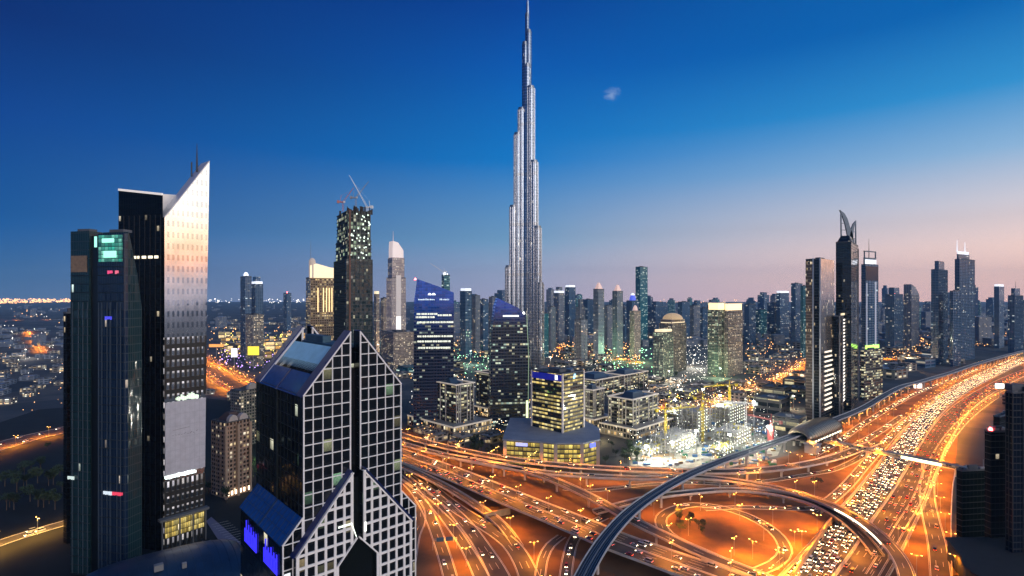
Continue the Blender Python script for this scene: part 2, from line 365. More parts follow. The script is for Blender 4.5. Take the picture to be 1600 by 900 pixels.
def surface_road(key, width, pts, lanes=2, kerb=True):
    GZ[0] += .012; path = spline(trace(pts, 0)); fr = frames(path); ROADS[key] = (fr, width, 0)
    mb = MB(); ribbon(mb, fr, -width/2, width/2, 0); o = mb.build('road', asph); o.location.z = GZ[0]; tag(o, kind='structure')
    if kerb:
        kb = MB()
        for s in (-1, 1): beam(kb, fr, [(s*(width/2)-.15, -.05), (s*(width/2)+.15, -.05), (s*(width/2)+.15, .14), (s*(width/2)-.15, .14)])
        o = kb.build('kerb', conc); o.location.z = GZ[0]; tag(o, kind='structure')
    mk = MB()
    for i in range(1, lanes): dashes(mk, fr, -width/2+width*i/lanes, 0, .12, 1, 2)
    for s in (-1, 1): ribbon(mk, fr, s*(width/2-.7)-.2, s*(width/2-.7)+.2, 0)
    o = mk.build('road_marking', markm); o.location.z = GZ[0]+.05; tag(o, kind='structure')
    return fr
def flyover(key, label, width, pts, z, lanes=2, pier_every=5, median=False, lit=None, group=None):
    path = spline(trace(pts, z)); fr = frames(path); ROADS[key] = (fr, width, z)
    base = Vector((path[0].x, path[0].y, 0)); root = empty('flyover', base)
    tag(root, label, 'flyover', group)
    fl_ = [(p-base, t, n) for p, t, n in fr]
    h = width/2
    d = MB(); beam(d, fl_, [(-h, -.25), (-h, -.6), (-h*.62, -1.7), (h*.62, -1.7), (h, -.6), (h, -.25)]); d.build('deck', conc, root)
    s = MB(); ribbon(s, fl_, -h+.3, h-.3, 0.0); s.build('road_surface', asph, root)
    for sd in (-1, 1):
        b = MB(); x = sd*(h-.15); beam(b, fl_, [(x-.17, -.3), (x+.17, -.3), (x+.13, .95), (x-.13, .95)]); b.build('parapet', conc, root)
    if median:
        b = MB(); beam(b, fl_, [(-.35, .02), (.35, .02), (.12, .9), (-.12, .9)]); b.build('median_barrier', conc, root)
    mk = MB()
    for i in range(1, lanes):
        if not (median and i*2 == lanes): dashes(mk, fl_, -h+width*i/lanes, .03, .12, 1, 2)
    for sd in (-1, 1): ribbon(mk, fl_, sd*(h-1)-.2, sd*(h-1)+.2, .03)
    mk.build('road_marking', markm, root)
    for i in range(2, len(fl_)-1, pier_every):
        p, t, n = fl_[i]
        if p.z < 3.2: continue
        m = MB(); zc = p.z-1.72
        m.cyl(0, 0, min(1.1, width*.09), -.5, zc-1.0, 10)
        m.prism([(-1.0, -.9), (1.0, -.9), (1.0, .9), (-1.0, .9)], zc-1.8, zc, taper=[(-h*.55, -.9), (h*.55, -.9), (h*.55, .9), (-h*.55, .9)])
        o = m.build('pier', conc, root); o.location = (p.x, p.y, 0); o.rotation_euler.z = math.atan2(n.y, n.x)
    if lit:
        i0, i1, sd = lit; seg = [f for f in fl_ if i0 <= (f[0]+base).y <= i1]
        if len(seg) > 2:
            b = MB(); x = sd*(h+.1); beam(b, seg, [(x-.06, -.3), (x+.06, -.3), (x+.06, 1.0), (x-.06, 1.0)])
            b.build('light_strip', mat('strip_light_glow', (1, 1, .9), .5, emit=(1, .93, .72), es=2.6), root)
    return fr

# ground level carriageways
surface_road('jam', 23, [(1210, 960), (1262, 900), (1303, 850), (1330, 812), (1362, 773), (1397, 725), (1420, 690), (1450, 650), (1480, 624), (1515, 602), (1556, 582), (1606, 560), (1680, 535), (1800, 512)], 6)
surface_road('red', 24, [(1300, 960), (1343, 900), (1376, 850), (1398, 812), (1420, 773), (1443, 725), (1462, 690), (1486, 655), (1512, 630), (1548, 607), (1600, 582), (1680, 553), (1800, 525)], 6)
surface_road('collector', 10, [(1272, 800), (1302, 778), (1325, 757), (1350, 728), (1372, 704), (1402, 672), (1430, 648), (1463, 622), (1500, 600), (1545, 578), (1600, 553)], 3)
surface_road('collector_far', 9, [(1270, 712), (1310, 690), (1345, 665), (1385, 640), (1425, 618), (1460, 603), (1500, 588), (1545, 570)], 2)
surface_road('service', 11, [(1474, 960), (1470, 900), (1464, 850), (1455, 812), (1449, 778), (1451, 748), (1466, 712), (1490, 675), (1520, 645), (1556, 620), (1600, 600)], 3)
surface_road('slip', 7, [(1362, 900), (1385, 862), (1408, 822), (1430, 786), (1444, 752), (1452, 720)], 2)
surface_road('fan_a', 13, [(836, 960), (826, 900), (806, 860), (783, 838), (752, 818), (722, 800), (697, 782), (675, 764), (650, 742), (620, 718)], 3)
surface_road('fan_b', 13, [(800, 960), (780, 900), (752, 855), (728, 822), (703, 797), (676, 774), (650, 755), (620, 735)], 3)
surface_road('fan_c', 10, [(775, 960), (752, 900), (728, 852), (702, 815), (680, 788), (660, 768), (630, 745)], 2)
surface_road('fan_d', 9, [(716, 960), (703, 900), (690, 856), (678, 822), (664, 792), (645, 764), (620, 742)], 2)
surface_road('fan_e', 8, [(640, 880), (648, 838), (657, 815), (655, 795), (643, 778)], 2)
surface_road('under_a', 7, [(838, 940), (844, 900), (849, 872), (860, 852), (878, 838)], 2)
surface_road('under_b', 8, [(880, 940), (884, 900), (888, 872), (896, 845), (914, 824), (945, 808)], 2)
surface_road('inner_loop', 9, [(1180, 895), (1213, 880), (1227, 862), (1218, 840), (1196, 821), (1162, 804), (1124, 793), (1085, 789), (1054, 795), (1034, 808), (1036, 826), (1055, 842), (1087, 857), (1130, 876), (1190, 903), (1260, 930)], 2)
surface_road('mid_a', 7, [(880, 764), (922, 767), (970, 762), (1020, 757), (1080, 755), (1140, 757), (1200, 752), (1262, 742), (1300, 735), (1335, 720), (1360, 704)], 2)
surface_road('mid_b', 7, [(1100, 796), (1160, 793), (1220, 795), (1262, 795), (1300, 790)], 2)
surface_road('north_slip', 9, [(1100, 735), (1180, 733), (1240, 727), (1290, 716), (1330, 700), (1372, 676), (1410, 650)], 2)
# elevated ramps
flyover('C', 'widest dual carriageway flyover running diagonally under the metro viaduct', 27,
        [(560, 688), (622, 709), (675, 728), (720, 745), (770, 766), (820, 787), (870, 807), (920, 828), (967, 848), (1012, 864), (1068, 884), (1120, 902), (1190, 930)], 8, 8, 6, True)
flyover('A', 'long upper flyover on piers running past the yellow lit office podium', 12,
        [(580, 660), (632, 681), (700, 699), (770, 713), (840, 723), (920, 730), (1020, 735), (1100, 737), (1180, 735), (1250, 727), (1310, 713, 5), (1370, 690, 1)], 8, 3, 5)
flyover('A2', 'narrow flyover just in front of the long upper flyover', 9,
        [(580, 676), (632, 694), (700, 712), (775, 727), (850, 738), (930, 744), (1010, 747), (1080, 745), (1140, 750), (1200, 760), (1250, 772), (1300, 790), (1345, 814), (1380, 842), (1405, 872), (1418, 905), (1424, 950)], 9, 2, 5, False, (345, 415, 1))
flyover('B', 'curving two lane flyover descending from upper left towards the metro viaduct', 10,
        [(700, 712), (760, 722), (820, 735), (870, 752), (920, 775), (960, 797), (1000, 819), (1040, 838, 8), (1100, 866, 6), (1170, 893, 3), (1250, 925, 1)], 9, 2, 5)
flyover('Fr', 'curved ramp on piers passing behind the loop towards the highway', 8,
        [(930, 800, 3), (980, 786, 5), (1030, 775), (1090, 768), (1140, 765), (1190, 768), (1240, 777), (1280, 790), (1318, 812, 5), (1350, 840, 2), (1372, 868, .5)], 6.5, 2, 5)
flyover('Ce', 'short ramp joining the lower left road fan to the wide flyover', 8,
        [(620, 724, 6), (660, 742, 6), (700, 762, 5), (740, 787, 3.5), (775, 812, 2), (797, 836, .3), (816, 866, -1.5)], 6, 2, 5)
# retaining wall of the highway
def wall(name, label, cat, pts, z0, h, th, m):
    path = spline(trace(pts, z0), 8); base = path[0].copy(); fr = [(p-base, t, n) for p, t, n in frames(path)]
    mb = MB(); beam(mb, fr, [(-th/2, -.3), (th/2, -.3), (th/2, h), (-th/2, h)]); o = mb.build(name, m); o.location = base; return tag(o, label, cat)
wall('retaining_wall', 'tall ochre retaining wall beside the crawling lanes, inside the loop', 'retaining wall', [(1240, 905), (1262, 872), (1285, 838), (1308, 806)], 0, 4.5, 1.2, mat('ochre_wall', (.45, .3, .14), .8, var=.2))
wall('retaining_wall', 'short ochre abutment wall under the wide flyover', 'retaining wall', [(757, 812), (775, 808), (797, 803)], 0, 5, 1.2, MATS['ochre_wall'])
wall('retaining_wall', 'low concrete wall along the right edge of the service road', 'retaining wall', [(1488, 950), (1487, 880), (1486, 820), (1488, 770), (1492, 742)], 0, 3, .6, conc)
for i, (k, off) in enumerate((('jam', 12.3), ('jam', -12.3), ('red', 12.8))):
    fr = [(p, t, n) for p, t, n in ROADS[k][0] if p.y < 2600]; b0 = fr[0][0].copy()
    mb = MB(); beam(mb, [(p-b0, t, n) for p, t, n in fr], [(off-.3, 0), (off+.3, 0), (off+.12, .95), (off-.12, .95)])
    tag(mb.build('crash_barrier', conc, loc=b0), ['concrete barrier between the crawling lanes and the red taillight lanes', 'concrete barrier left of the crawling lanes', 'concrete barrier right of the taillight lanes'][i] if i else 'concrete barrier between the crawling lanes and the red taillight lanes', 'barrier')

# ------------------------------------------------------------------ metro viaduct, station, footbridge
mpts = [(880, 975), (895, 935), (912, 900), (927, 872), (950, 838), (983, 802), (1025, 771), (1075, 743), (1125, 722), (1175, 704), (1232, 684), (1272, 669), (1307, 655), (1350, 637), (1387, 615), (1412, 603), (1436, 597), (1460, 590), (1487, 582), (1525, 569), (1575, 555), (1620, 544), (1700, 527), (1800, 512)]
MZ = 14
mpath = spline(trace(mpts, MZ), 9); mbase = Vector((mpath[0].x, mpath[0].y, 0)); mfr = [(p-mbase, t, n) for p, t, n in frames(mpath)]
metro = empty('metro_viaduct', mbase); tag(metro, 'dark curving elevated metro viaduct sweeping over the interchange', 'viaduct')
d = MB(); beam(d, mfr, [(-4.9, -.2), (-4.9, -.7), (-2.2, -2.4), (2.2, -2.4), (4.9, -.7), (4.9, -.2)]); d.build('deck', mat('viaduct_concrete', (.42, .40, .38), .7, var=.15), metro)
d = MB(); ribbon(d, mfr, -4.6, 4.6, -.15); d.build('track_bed', mat('track_bed_dark', (.035, .04, .05), .8, var=.3, vscale=.3), metro)
for s in (-1, 1):
    b = MB(); beam(b, mfr, [(s*4.75-.15, -.25), (s*4.75+.15, -.25), (s*4.75+.15, 1.1), (s*4.75-.15, 1.1)]); b.build('parapet', mat('metro_parapet', (.40, .40, .42), .5, var=.15), metro)
    b = MB()
    for g in (-.75, .75): beam(b, mfr, [(s*2.2+g-.09, -.13), (s*2.2+g+.09, -.13), (s*2.2+g+.09, .08), (s*2.2+g-.09, .08)])
    b.build('track', steel, metro)
b = MB(); beam(b, mfr, [(-.35, -.13), (.35, -.13), (.35, .5), (-.35, .5)]); b.build('walkway', mat('metro_walkway', (.16, .17, .19), .7), metro)
npier = 0
for i in range(3, len(mfr)-1, 4):
    p, t, n = mfr[i]; npier += 1
    if npier > 90: break
    m = MB(); m.cyl(0, 0, 1.05, -.5, MZ-4.4, 12); m.prism([(-1.1, -1), (1.1, -1), (1.1, 1), (-1.1, 1)], MZ-4.4, MZ-2.4, taper=[(-2.6, -1), (2.6, -1), (2.6, 1), (-2.6, 1)])
    o = m.build('pier', MATS['viaduct_concrete'], metro); o.location = (p.x, p.y, 0); o.rotation_euler.z = math.atan2(n.y, n.x)
# station shell
sc_ = G(1275, 671, MZ); sdir = (G(1300, 659, MZ)-G(1246, 680, MZ)); sang = math.atan2(sdir.y, sdir.x)
st = empty('metro_station', (sc_.x, sc_.y, 0), sang); tag(st, 'bronze shell roofed metro station straddling the viaduct', 'metro station')
def shell(Lh, Wd, z0, hh, n=26, m=14, inset=0):
    vs = []; fs = []
    for i in range(n+1):
        u = -1+2*i/n; k = max(.02, (1-abs(u)**3.2))**.5
        wv = (Wd*(.55+.45*k)) - inset; hv = hh*(.45+.55*k) - inset
        for j in range(m+1):
            a = math.pi*(.02+.96*j/m); vs.append((u*Lh, -math.cos(a)*wv, z0+math.sin(a)*hv))
    for i in range(n):
        for j in range(m): q = i*(m+1)+j; fs.append((q, q+m+1, q+m+2, q+1))
    return vs, fs
v_, f_ = shell(48, 17, 11.5, 13); mb = MB(); mb.add(v_, f_); so_ = mb.build('roof_shell', mat('bronze_shell', (.34, .25, .17), .28, .75, var=.12, vscale=.4), st, True)
sm_ = so_.modifiers.new('solid', 'SOLIDIFY'); sm_.thickness = .5
mb = MB()
for i in range(-9, 10):
    u = i/10; k = max(.02, (1-abs(u)**3.2))**.5; wv = 17*(.55+.45*k)+.12; hv = 13*(.45+.55*k)+.12
    for j in range(12):
        a0, a1 = math.pi*(.02+.96*j/12), math.pi*(.02+.96*(j+1)/12)
        mb.bar((u*48, -math.cos(a0)*wv, 11.5+math.sin(a0)*hv), (u*48, -math.cos(a1)*wv, 11.5+math.sin(a1)*hv), .35)
mb.build('roof_rib', mat('bronze_rib', (.2, .15, .1), .4, .7), st)
mb = MB(); mb.box(-44, 44, -14, 14, 6.5, 11.3); mb.build('concourse', Fd['office'], st)
mb = MB(); [mb.box(x-1, x+1, y-1, y+1, 0, 6.6) for x in (-38, -20, 0, 20, 38) for y in (-9, 9)]; build_each(mb, 'support_column', conc, st)
mb = MB(); mb.box(-58, -46, -22, -10, 0, 9.5); mb.box(-59, -45, -23, -9, 9.5, 10.3); mb.build('stair_block', mat('grey_cladding', (.3, .32, .34), .5, var=.1), st)
mb = MB(); [mb.box(x, x+5, -14.25, -14.05, 8.5, 10.2) for x in range(-40, 40, 8)]; build_each(mb, 'window_light', mat('station_light', (1, 1, .9), .5, emit=(1, .9, .65), es=2.2), st)
# footbridge
a, b = G(1290, 690, 8), G(1512, 735, 8); dv = b-a; fang = math.atan2(dv.y, dv.x); fl = dv.length
fb = empty('footbridge', (a.x, a.y, 0), fang); tag(fb, 'enclosed pedestrian bridge crossing the highway from the metro station', 'footbridge')
mb = MB(); mb.box(0, fl, -2.3, 2.3, 6.8, 7.6); mb.build('deck', conc, fb)
mb = MB(); mb.box(0, fl, -2.0, 2.0, 7.6, 10.4); mb.build('glazed_wall', facade('bridge_glazing', (.03, .03, .035), (.25, .22, .19), 2.4, 2.8, .12, .2, .35, ((1, .6, .25), (1, .8, .5)), .8), fb)
mb = MB(); mb.slabyz([(-2.5, 10.4), (2.5, 10.4), (2.1, 11.1), (0, 11.4), (-2.1, 11.1)], 0, fl); mb.build('roof', mat('bridge_roof', (.25, .24, .24), .5, .3), fb)
u0 = (G(1407, 715, 8)-a).length; u1 = (G(1470, 728, 8)-a).length
mb = MB(); mb.box(u0, u1, -2.45, -2.2, 7.3, 9.9); mb.build('lit_panel', mat('lit_panel_glow', (1, 1, .85), .5, emit=(.95, 1, .62), es=2.3), fb)
for q in (.13, .33, .52, .72, .93):
    mb = MB(); mb.box(-.8, .8, -1.6, 1.6, 0, 6.8); o = mb.build('pier', conc, fb); o.location.x = fl*q

# ------------------------------------------------------------------ towers
def tower(name, label, xl, xm, xr, ytop, Y, sty, ang=44, cat='tower', H=None, ledge=0, fin=0, roof=roofm, par=1.2, ledmat=None, group=None, lw=.35):
    """rectangular tower whose near corner stands at photo column xm at depth Y; local x runs along its right face, local y along its left face"""
    a = R(ang); c = Vector((PX(xm, Y), Y)); e1 = Vector((math.cos(a), math.sin(a))); e2 = Vector((-math.sin(a), math.cos(a)))
    def solve(e, px):
        k = (px-800)/F; den = e.x-k*e.y
        return abs((k*c.y-c.x)/den) if abs(den) > 1e-3 else 20
    L1, L2 = min(90, max(4, solve(e1, xr))), min(75, max(4, solve(e2, xl)))
    hh = H if H else ZY(ytop, Y)
    root = empty(name, (c.x, c.y, 0), a); tag(root, label, cat, group)
    m = Fd[sty] if isinstance(sty, str) else sty
    mb = MB(); mb.box(0, L1, 0, L2, -.5, hh); mb.build('glass_facade', m, root)
    p = MB(); t_ = .5
    p.box(-.15, L1+.15, -.15, t_, hh+.003, hh+par); p.box(-.15, L1+.15, L2-t_, L2+.15, hh+.003, hh+par); p.box(-.15, t_, t_+.003, L2-t_-.003, hh+.003, hh+par); p.box(L1-t_, L1+.15, t_+.003, L2-t_-.003, hh+.003, hh+par)
    ro = p.build('roof', roof, root); p = MB(); p.box(L1*.3, L1*.62, L2*.3, L2*.65, hh+.003, hh+par+2.5); p.build('plant_room', roof, ro)
    p = MB(); p.box(L1*.7, L1*.85, L2*.2, L2*.4, hh+.003, hh+par+1); p.build('cooling_unit', steel, ro)
    lm = ledmat or conc_d
    if ledge:
        g = MB(); z = ledge
        while z < hh-1:
            g.box(-lw, L1+lw, -lw, L2+lw, z-.22, z+.22); z += ledge
        g.build('floor_slab', lm, root)
    if fin:
        g = MB(); k = max(2, int(L1/fin))
        for i in range(k+1): x = L1*i/k; g.box(x-.14, x+.14, -lw-.12, .1, 0, hh+.5)
        k = max(2, int(L2/fin))
        for i in range(1, k+1): y = L2*i/k; g.box(-lw-.12, .1, y-.14, y+.14, 0, hh+.5)
        g.build('fin', lm, root)
    return dict(root=root, L1=L1, L2=L2, H=hh)
def mast(T, x, y, z0, z1, r=.6, m=None, name='mast'):
    mb = MB(); mb.cyl(x, y, r, z0, z1, 8, r1=r*.25); mb.build(name, m or steel, T['root'])
def beacon(T, x, y, z, r=1.0, m=None):
    mb = MB(); mb.dome(x, y, r, z, r*1.6, 8, 3); mb.cyl(x, y, r, z-.3, z, 8); mb.build('beacon', m or redl, T['root'])

# ---- twin gabled hotel tower in front -------------------------------------------------
S0 = Vector((-84.6, 220.0)); e1 = Vector((.741, .672)); a_f = math.atan2(e1.y, e1.x)
ft = empty('twin_gabled_tower', (S0.x, S0.y, 0), a_f); tag(ft, 'black glass tower with white grid front and split twin gables', 'tower')
gl = facade('black_hotel_glass', (.006, .008, .011), (.004, .004, .005), 4.1, 5.0, .03, .03, .035, ((1, .75, .4), (.5, 1, .6)), .35, ior=1.6, jit=.02)
gl_s = facade('black_hotel_side_glass', (.0035, .0045, .006), (.012, .016, .018), 4.3, 5.0, .035, .035, .03, ((1, .8, .5), (.9, 1, .8)), .9, ior=1.3, jit=.02)
blue_glass = mat('blue_roof_glass', (.012, .075, .26), .16, .1, var=.15, vscale=.5)
blue_rim = mat('dark_blue_cladding', (.006, .018, .11), .35, .1)
blue_pale = mat('ribbed_roof_metal', (.30, .56, .72), .5, .1, var=.1)
bone = mat('bone_white_frame', (.92, .86, .80), .55, var=.06, vscale=.4)
ZE, ZP, SL, W1, SA, SB = 129.4, 154.6, 58.0, 45.3, 20.6, 24.7
def gable(mb, s0, s1, ze, sp, zp, y0, y1, z0=-.5):
    mb.slabxz([(s0, z0), (s1, z0), (s1, zp if sp == s1 else ze), (s0, zp if sp == s0 else ze)], y0, y1)
mb = MB()
for y0, y1 in ((0, 5.5), (SL-5.5, SL)):
    gable(mb, 0, SA, ZE, SA, ZP, y0, y1); gable(mb, SB, W1, ZE, SB, ZP, y0, y1)
mb.build('gable_slab', gl, ft)
zt = ZE+(ZP-ZE)*.42; st_ = SA*.42
zt2 = ZE+(ZP-ZE)*.80; st2 = SA*.80
mb = MB(); mb.slabxz([(.05, -.5), (W1-.05, -.5), (W1-.05, ZE-.1), (W1-st2, zt2-2.4), (st2, zt2-2.4), (.05, ZE-.1)], 5.6, SL-5.6); mb.build('main_block', gl_s, ft)
mb = MB()   # recessed dark slot between the halves
mb.box(SA+.02, SB-.02, 2.5, SL-2.5, -.5, ZP-16); mb.build('slot_glass', mat('slot_black', (.004, .004, .005), .2), ft)
# glazed blue eave slopes with rims, and ribbed upper slope
def slope(mb, s0, z0, s1, z1, y0, y1, off, th):
    dx, dz = s1-s0, z1-z0; l = math.hypot(dx, dz); nx, nz_ = -dz/l, dx/l
    if nz_ < 0: nx, nz_ = -nx, -nz_
    mb.slabxz([(s0+nx*off, z0+nz_*off), (s1+nx*off, z1+nz_*off), (s1+nx*(off+th), z1+nz_*(off+th)), (s0+nx*(off+th), z0+nz_*(off+th))], y0, y1)
mb = MB(); slope(mb, -.6, ZE-.7, SA*.30, ZE+25.2*.30, 5.6, SL/2-.7, -.35, .4); slope(mb, -.6, ZE-.7, SA*.30, ZE+25.2*.30, SL/2+.7, SL-5.6, -.35, .4)
slope(mb, W1+.6, ZE-.7, W1-SA*.30, ZE+25.2*.30, 5.6, SL-5.6, -.35, .4); mb.build('eave_glazing', blue_glass, ft)
mb = MB(); slope(mb, SA*.31, ZE+25.2*.31-2.2, SA*.8, ZE+25.2*.80-2.2, 6.2, SL-6.2, 0, .4); slope(mb, W1-SA*.31, ZE+25.2*.31-2.2, W1-SA*.8, ZE+25.2*.8-2.2, 6.2, SL-6.2, 0, .4)
for k in range(34):
    y = 7+k*(SL-14)/33; slope(mb, SA*.31, ZE+25.2*.31-2.2, SA*.8, ZE+25.2*.80-2.2, y-.12, y+.12, .4, .22)
mb.build('ribbed_roof', blue_pale, ft)
mb = MB(); mb.box(st2+1, W1-st2-1, 12, SL-12, zt2-2.4, zt2-1.2); mb.box(st2+2, st2+6, 24, 44, zt2-1.2, zt2+1.8); mb.build('plant_deck', mat('teal_roof_deck', (.04, .10, .14), .6, var=.2), ft)
mb = MB()
for y0, y1 in ((-.25, 5.7), (SL-5.7, SL+.25)):
    slope(mb, -.5, ZE-.6, SA, ZP, y0, y1, .02, .5); slope(mb, W1+.5, ZE-.6, SB, ZP, y0, y1, .02, .5)
slope(mb, -.7, ZE-.86, SA*.30, ZE+25.2*.30, SL/2-.68, SL/2+.68, .1, .25)
mb.build('roof_rim', blue_rim, ft)
def grid_face(mb, s0, s1, sp, ze, zp, y, z_low, bw, rows, cols, d=.45, hole=None, edge=1.5):
    """white frame of bars on the plane y, under a sloping top from (s0 or s1, ze) up to (sp, zp)"""
    lo, hi = min(s0, s1), max(s0, s1)
    def top(s): return zp+(ze-zp)*abs(s-sp)/(hi-lo)
    for i in range(cols+1):
        s = lo+(hi-lo)*i/cols; t = top(s); b = z_low
        if hole and hole[0] < s < hole[1]: b = hole[2](s)
        w_ = bw*(edge if i in (0, cols) else 1)
        s = min(max(s, lo+w_/2), hi-w_/2)
        if t-b > 1: mb.box(s-w_/2, s+w_/2, y-d, y, b, t-.3)
    z = ze
    zs = []
    while z > z_low: zs.append(z); z -= rows
    z = ze+rows
    while z < zp-2: zs.append(z); z += rows
    for z in zs:
        a_, b_ = lo, hi
        if z > ze:
            q = (hi-lo)*(zp-z)/(zp-ze)
            a_, b_ = (sp-q, sp) if sp == hi else (sp, sp+q)
        if hole and hole[3] > z:
            zz = hole[4](z)
            if sp == hi: b_ = min(b_, zz[0])
            else: a_ = max(a_, zz[1])
        mb.box(a_+.02, b_-.02, y-d+.03, y+.003, z-bw/2, z+bw/2)
    a_, b_ = ((lo, ze), (hi, zp)) if sp == hi else ((hi, ze), (lo, zp))
    mb.bar((a_[0], y-d/2-.05, a_[1]-bw*.2), (b_[0], y-d/2-.05, b_[1]-bw*.2), bw*edge, d+.1)
mb = MB(); grid_face(mb, 0, SA, SA, ZE, ZP, -.02, -.5, .38, 5.05, 5); grid_face(mb, SB, W1, SB, ZE, ZP, -.02, -.5, .38, 5.05, 5); mb.build('window_grid', bone, ft)
mb = MB()   # back gable frames seen from inside
for s0, s1, sp in ((0, SA, SA), (SB, W1, SB)):
    lo, hi = (s0, s1) if sp == s1 else (s1, s0)
    mb.bar((lo, SL-5.95, ZE-.3), (hi, SL-5.95, ZP-.6), 1.8, .7); mb.bar((sp+(-.5 if sp == SA else .5), SL-5.75, ZP-24), (sp+(-.5 if sp == SA else .5), SL-5.75, ZP-.6), .9, .5)
mb.build('gable_frame', bone, ft)
g = MB()    # left side wall faint lines
for k in range(1, 27): g.box(-.12, 0, 0, SL, k*5-.6, k*5-.35)
for k in range(0, 15): y = k*SL/14; g.box(-.16, 0, y-.1, y+.1, 0, ZE-1)
g.box(-.6, 0, SL/2-.6, SL/2+.6, 0, ZE-1); g.build('side_mullion', mat('side_frame_grey', (.014, .022, .024), .45, .3), ft)
# shoulders
mb = MB(); mb.slabxz([(-8.2, -.5), (-.25, -.5), (-.25, 80.4), (-8.2, 71.3)], .02, 54); mb.slabxz([(W1+.05, -.5), (W1+7.8, -.5), (W1+7.8, 71.3), (W1+.05, 80.4)], .02, 54); mb.build('shoulder_block', gl_s, ft)
mb = MB(); slope(mb, -8.5, 71.0, -.4, 80.3, .6, 26.3, .02, .35); slope(mb, -8.5, 71.0, -.4, 80.3, 27.6, 54, .02, .35); slope(mb, W1+8.1, 71.0, W1+.2, 80.3, .6, 54, .02, .35); mb.build('shoulder_glazing', blue_glass, ft)
mb = MB(); slope(mb, -8.5, 71.0, -.4, 80.3, 26.32, 27.58, .05, .6)
for q in (.33, .66): slope(mb, -8.5+8.1*q, 71+9.3*q, -8.3+8.1*q, 71.2+9.3*q, .6, 54, .39, .1)
for k in range(13): slope(mb, -8.5, 71.0, -.4, 80.3, 1+k*4.2, 1.25+k*4.2, .38, .12)
mb.build('glazing_bar', mat('glazing_bar_blue', (.02, .05, .12), .4), ft)
mb = MB(); grid_face(mb, -8.2, 0, 0, 71.3, 80.4, -.0, -.5, .36, 5.05, 2); grid_face(mb, W1, W1+7.8, W1, 71.3, 80.4, -.0, -.5, .36, 5.05, 2); mb.build('shoulder_grid', bone, ft)
# projecting lower gable with the arch
C0 = 22.3; hz = lambda s: 57.5+9.5*(1-abs(s-C0)/9.2)
hs = lambda z: (C0-9.2*min(1, max(0, 1-(z-57.5)/9.5)), C0+9.2*min(1, max(0, 1-(z-57.5)/9.5)))
hole = (C0-9.2, C0+9.2, hz, 67, hs)
mb = MB()
mb.slabxz([(-4, -.5), (C0-9.2, -.5), (C0-9.2, 57.5), (C0-.3, 66.8), (C0-1.9, 67.2), (C0-1.9, 94.8), (-4, 66.5)], -3.2, -.5)
mb.slabxz([(C0+9.2, -.5), (W1+3.6, -.5), (W1+3.6, 66.5), (C0+2.1, 94.8), (C0+2.1, 67.2), (C0+.3, 66.8), (C0+9.2, 57.5)], -3.2, -.5)
mb.build('porch_glass', gl, ft)
mb = MB(); mb.slabxz([(C0-9.1, -.5), (C0+9.1, -.5), (C0+9.1, 57.4), (C0, 66.7), (C0-9.1, 57.4)], -1.2, -.52); mb.box(C0-1.85, C0+2.05, -1.2, -.52, 67, 92); mb.build('arch_glass', mat('arch_dark_glass', (.006, .008, .008), .12), ft)
mb = MB(); grid_face(mb, -4, C0-2.2, C0-2.2, 66.5, 95.2, -3.22, -.5, 1.05, 5.05, 6, .5, hole, 1.15); grid_face(mb, C0+2.4, W1+3.6, C0+2.4, 66.5, 95.2, -3.22, -.5, 1.05, 5.05, 6, .5, hole, 1.15)
mb.bar((C0-9.2, -3.5, 57.3), (C0-.5, -3.5, 66.9), 1.0, .6); mb.bar((C0+9.2, -3.5, 57.3), (C0+.5, -3.5, 66.9), 1.0, .6)
for s in (-9.2, 9.2): mb.box(C0+s-.5, C0+s+.5, -3.8, -3.22, -.5, 57.3)
mb.build('porch_grid', bone, ft)
mb = MB(); slope(mb, -4.6, 65.9, C0-2.2, 95.4, -3.6, -.05, .55, .5); slope(mb, W1+4.2, 65.9, C0+2.4, 95.4, -3.6, -.05, .55, .5); mb.build('porch_rim', blue_rim, ft)
blu = mat('blue_sign_glow', (.05, .05, .6), .4, emit=(.04, .03, 1), es=1.1)
# two blue illuminated words on the side wall, too small to read
rnd = random.Random(3)
for y0, y1, nn_ in ((4.5, 21, 5), (30, 47, 5)):
    mb = MB(); stp = (y1-y0)/nn_
    for k in range(nn_):
        y = y0+k*stp; mb.box(-8.75, -8.45, y, y+.8, 58, 66.5+rnd.uniform(-1, 2)); mb.box(-8.75, -8.45, y+stp*.62, y+stp*.62+.8, 58, 64)
        mb.box(-8.72, -8.47, y+.8, y+stp*.62, rnd.choice((58, 60.5, 63)), rnd.choice((59.2, 61.6, 64)) if 0 else 64); mb.box(-8.72, -8.47, y+.8, y+stp*.62, 58, 59.2)
    mb.build('sign_lettering', blu, ft)
mb = MB(); mb.box(C0-9, C0-3, -3.9, -3.75, 73.2, 73.9); mb.bar((C0-3, -3.85, 73.4), (C0-1.0, -3.85, 67.5), .8, .15); mb.box(C0+2.9, C0+3.7, -3.9, -3.75, 68.5, 72.5); build_each(mb, 'porch_light', mat('porch_light_glow', (1, 1, .9), .5, emit=(.9, 1, .85), es=1.6), ft)
mb = MB(); mb.box(-7.6, -5.2, -.7, -.55, 50, 60); mb.build('lit_poster', mat('poster_glow', (.8, .8, .8), .5, emit=(.9, .95, 1), es=.8), ft)

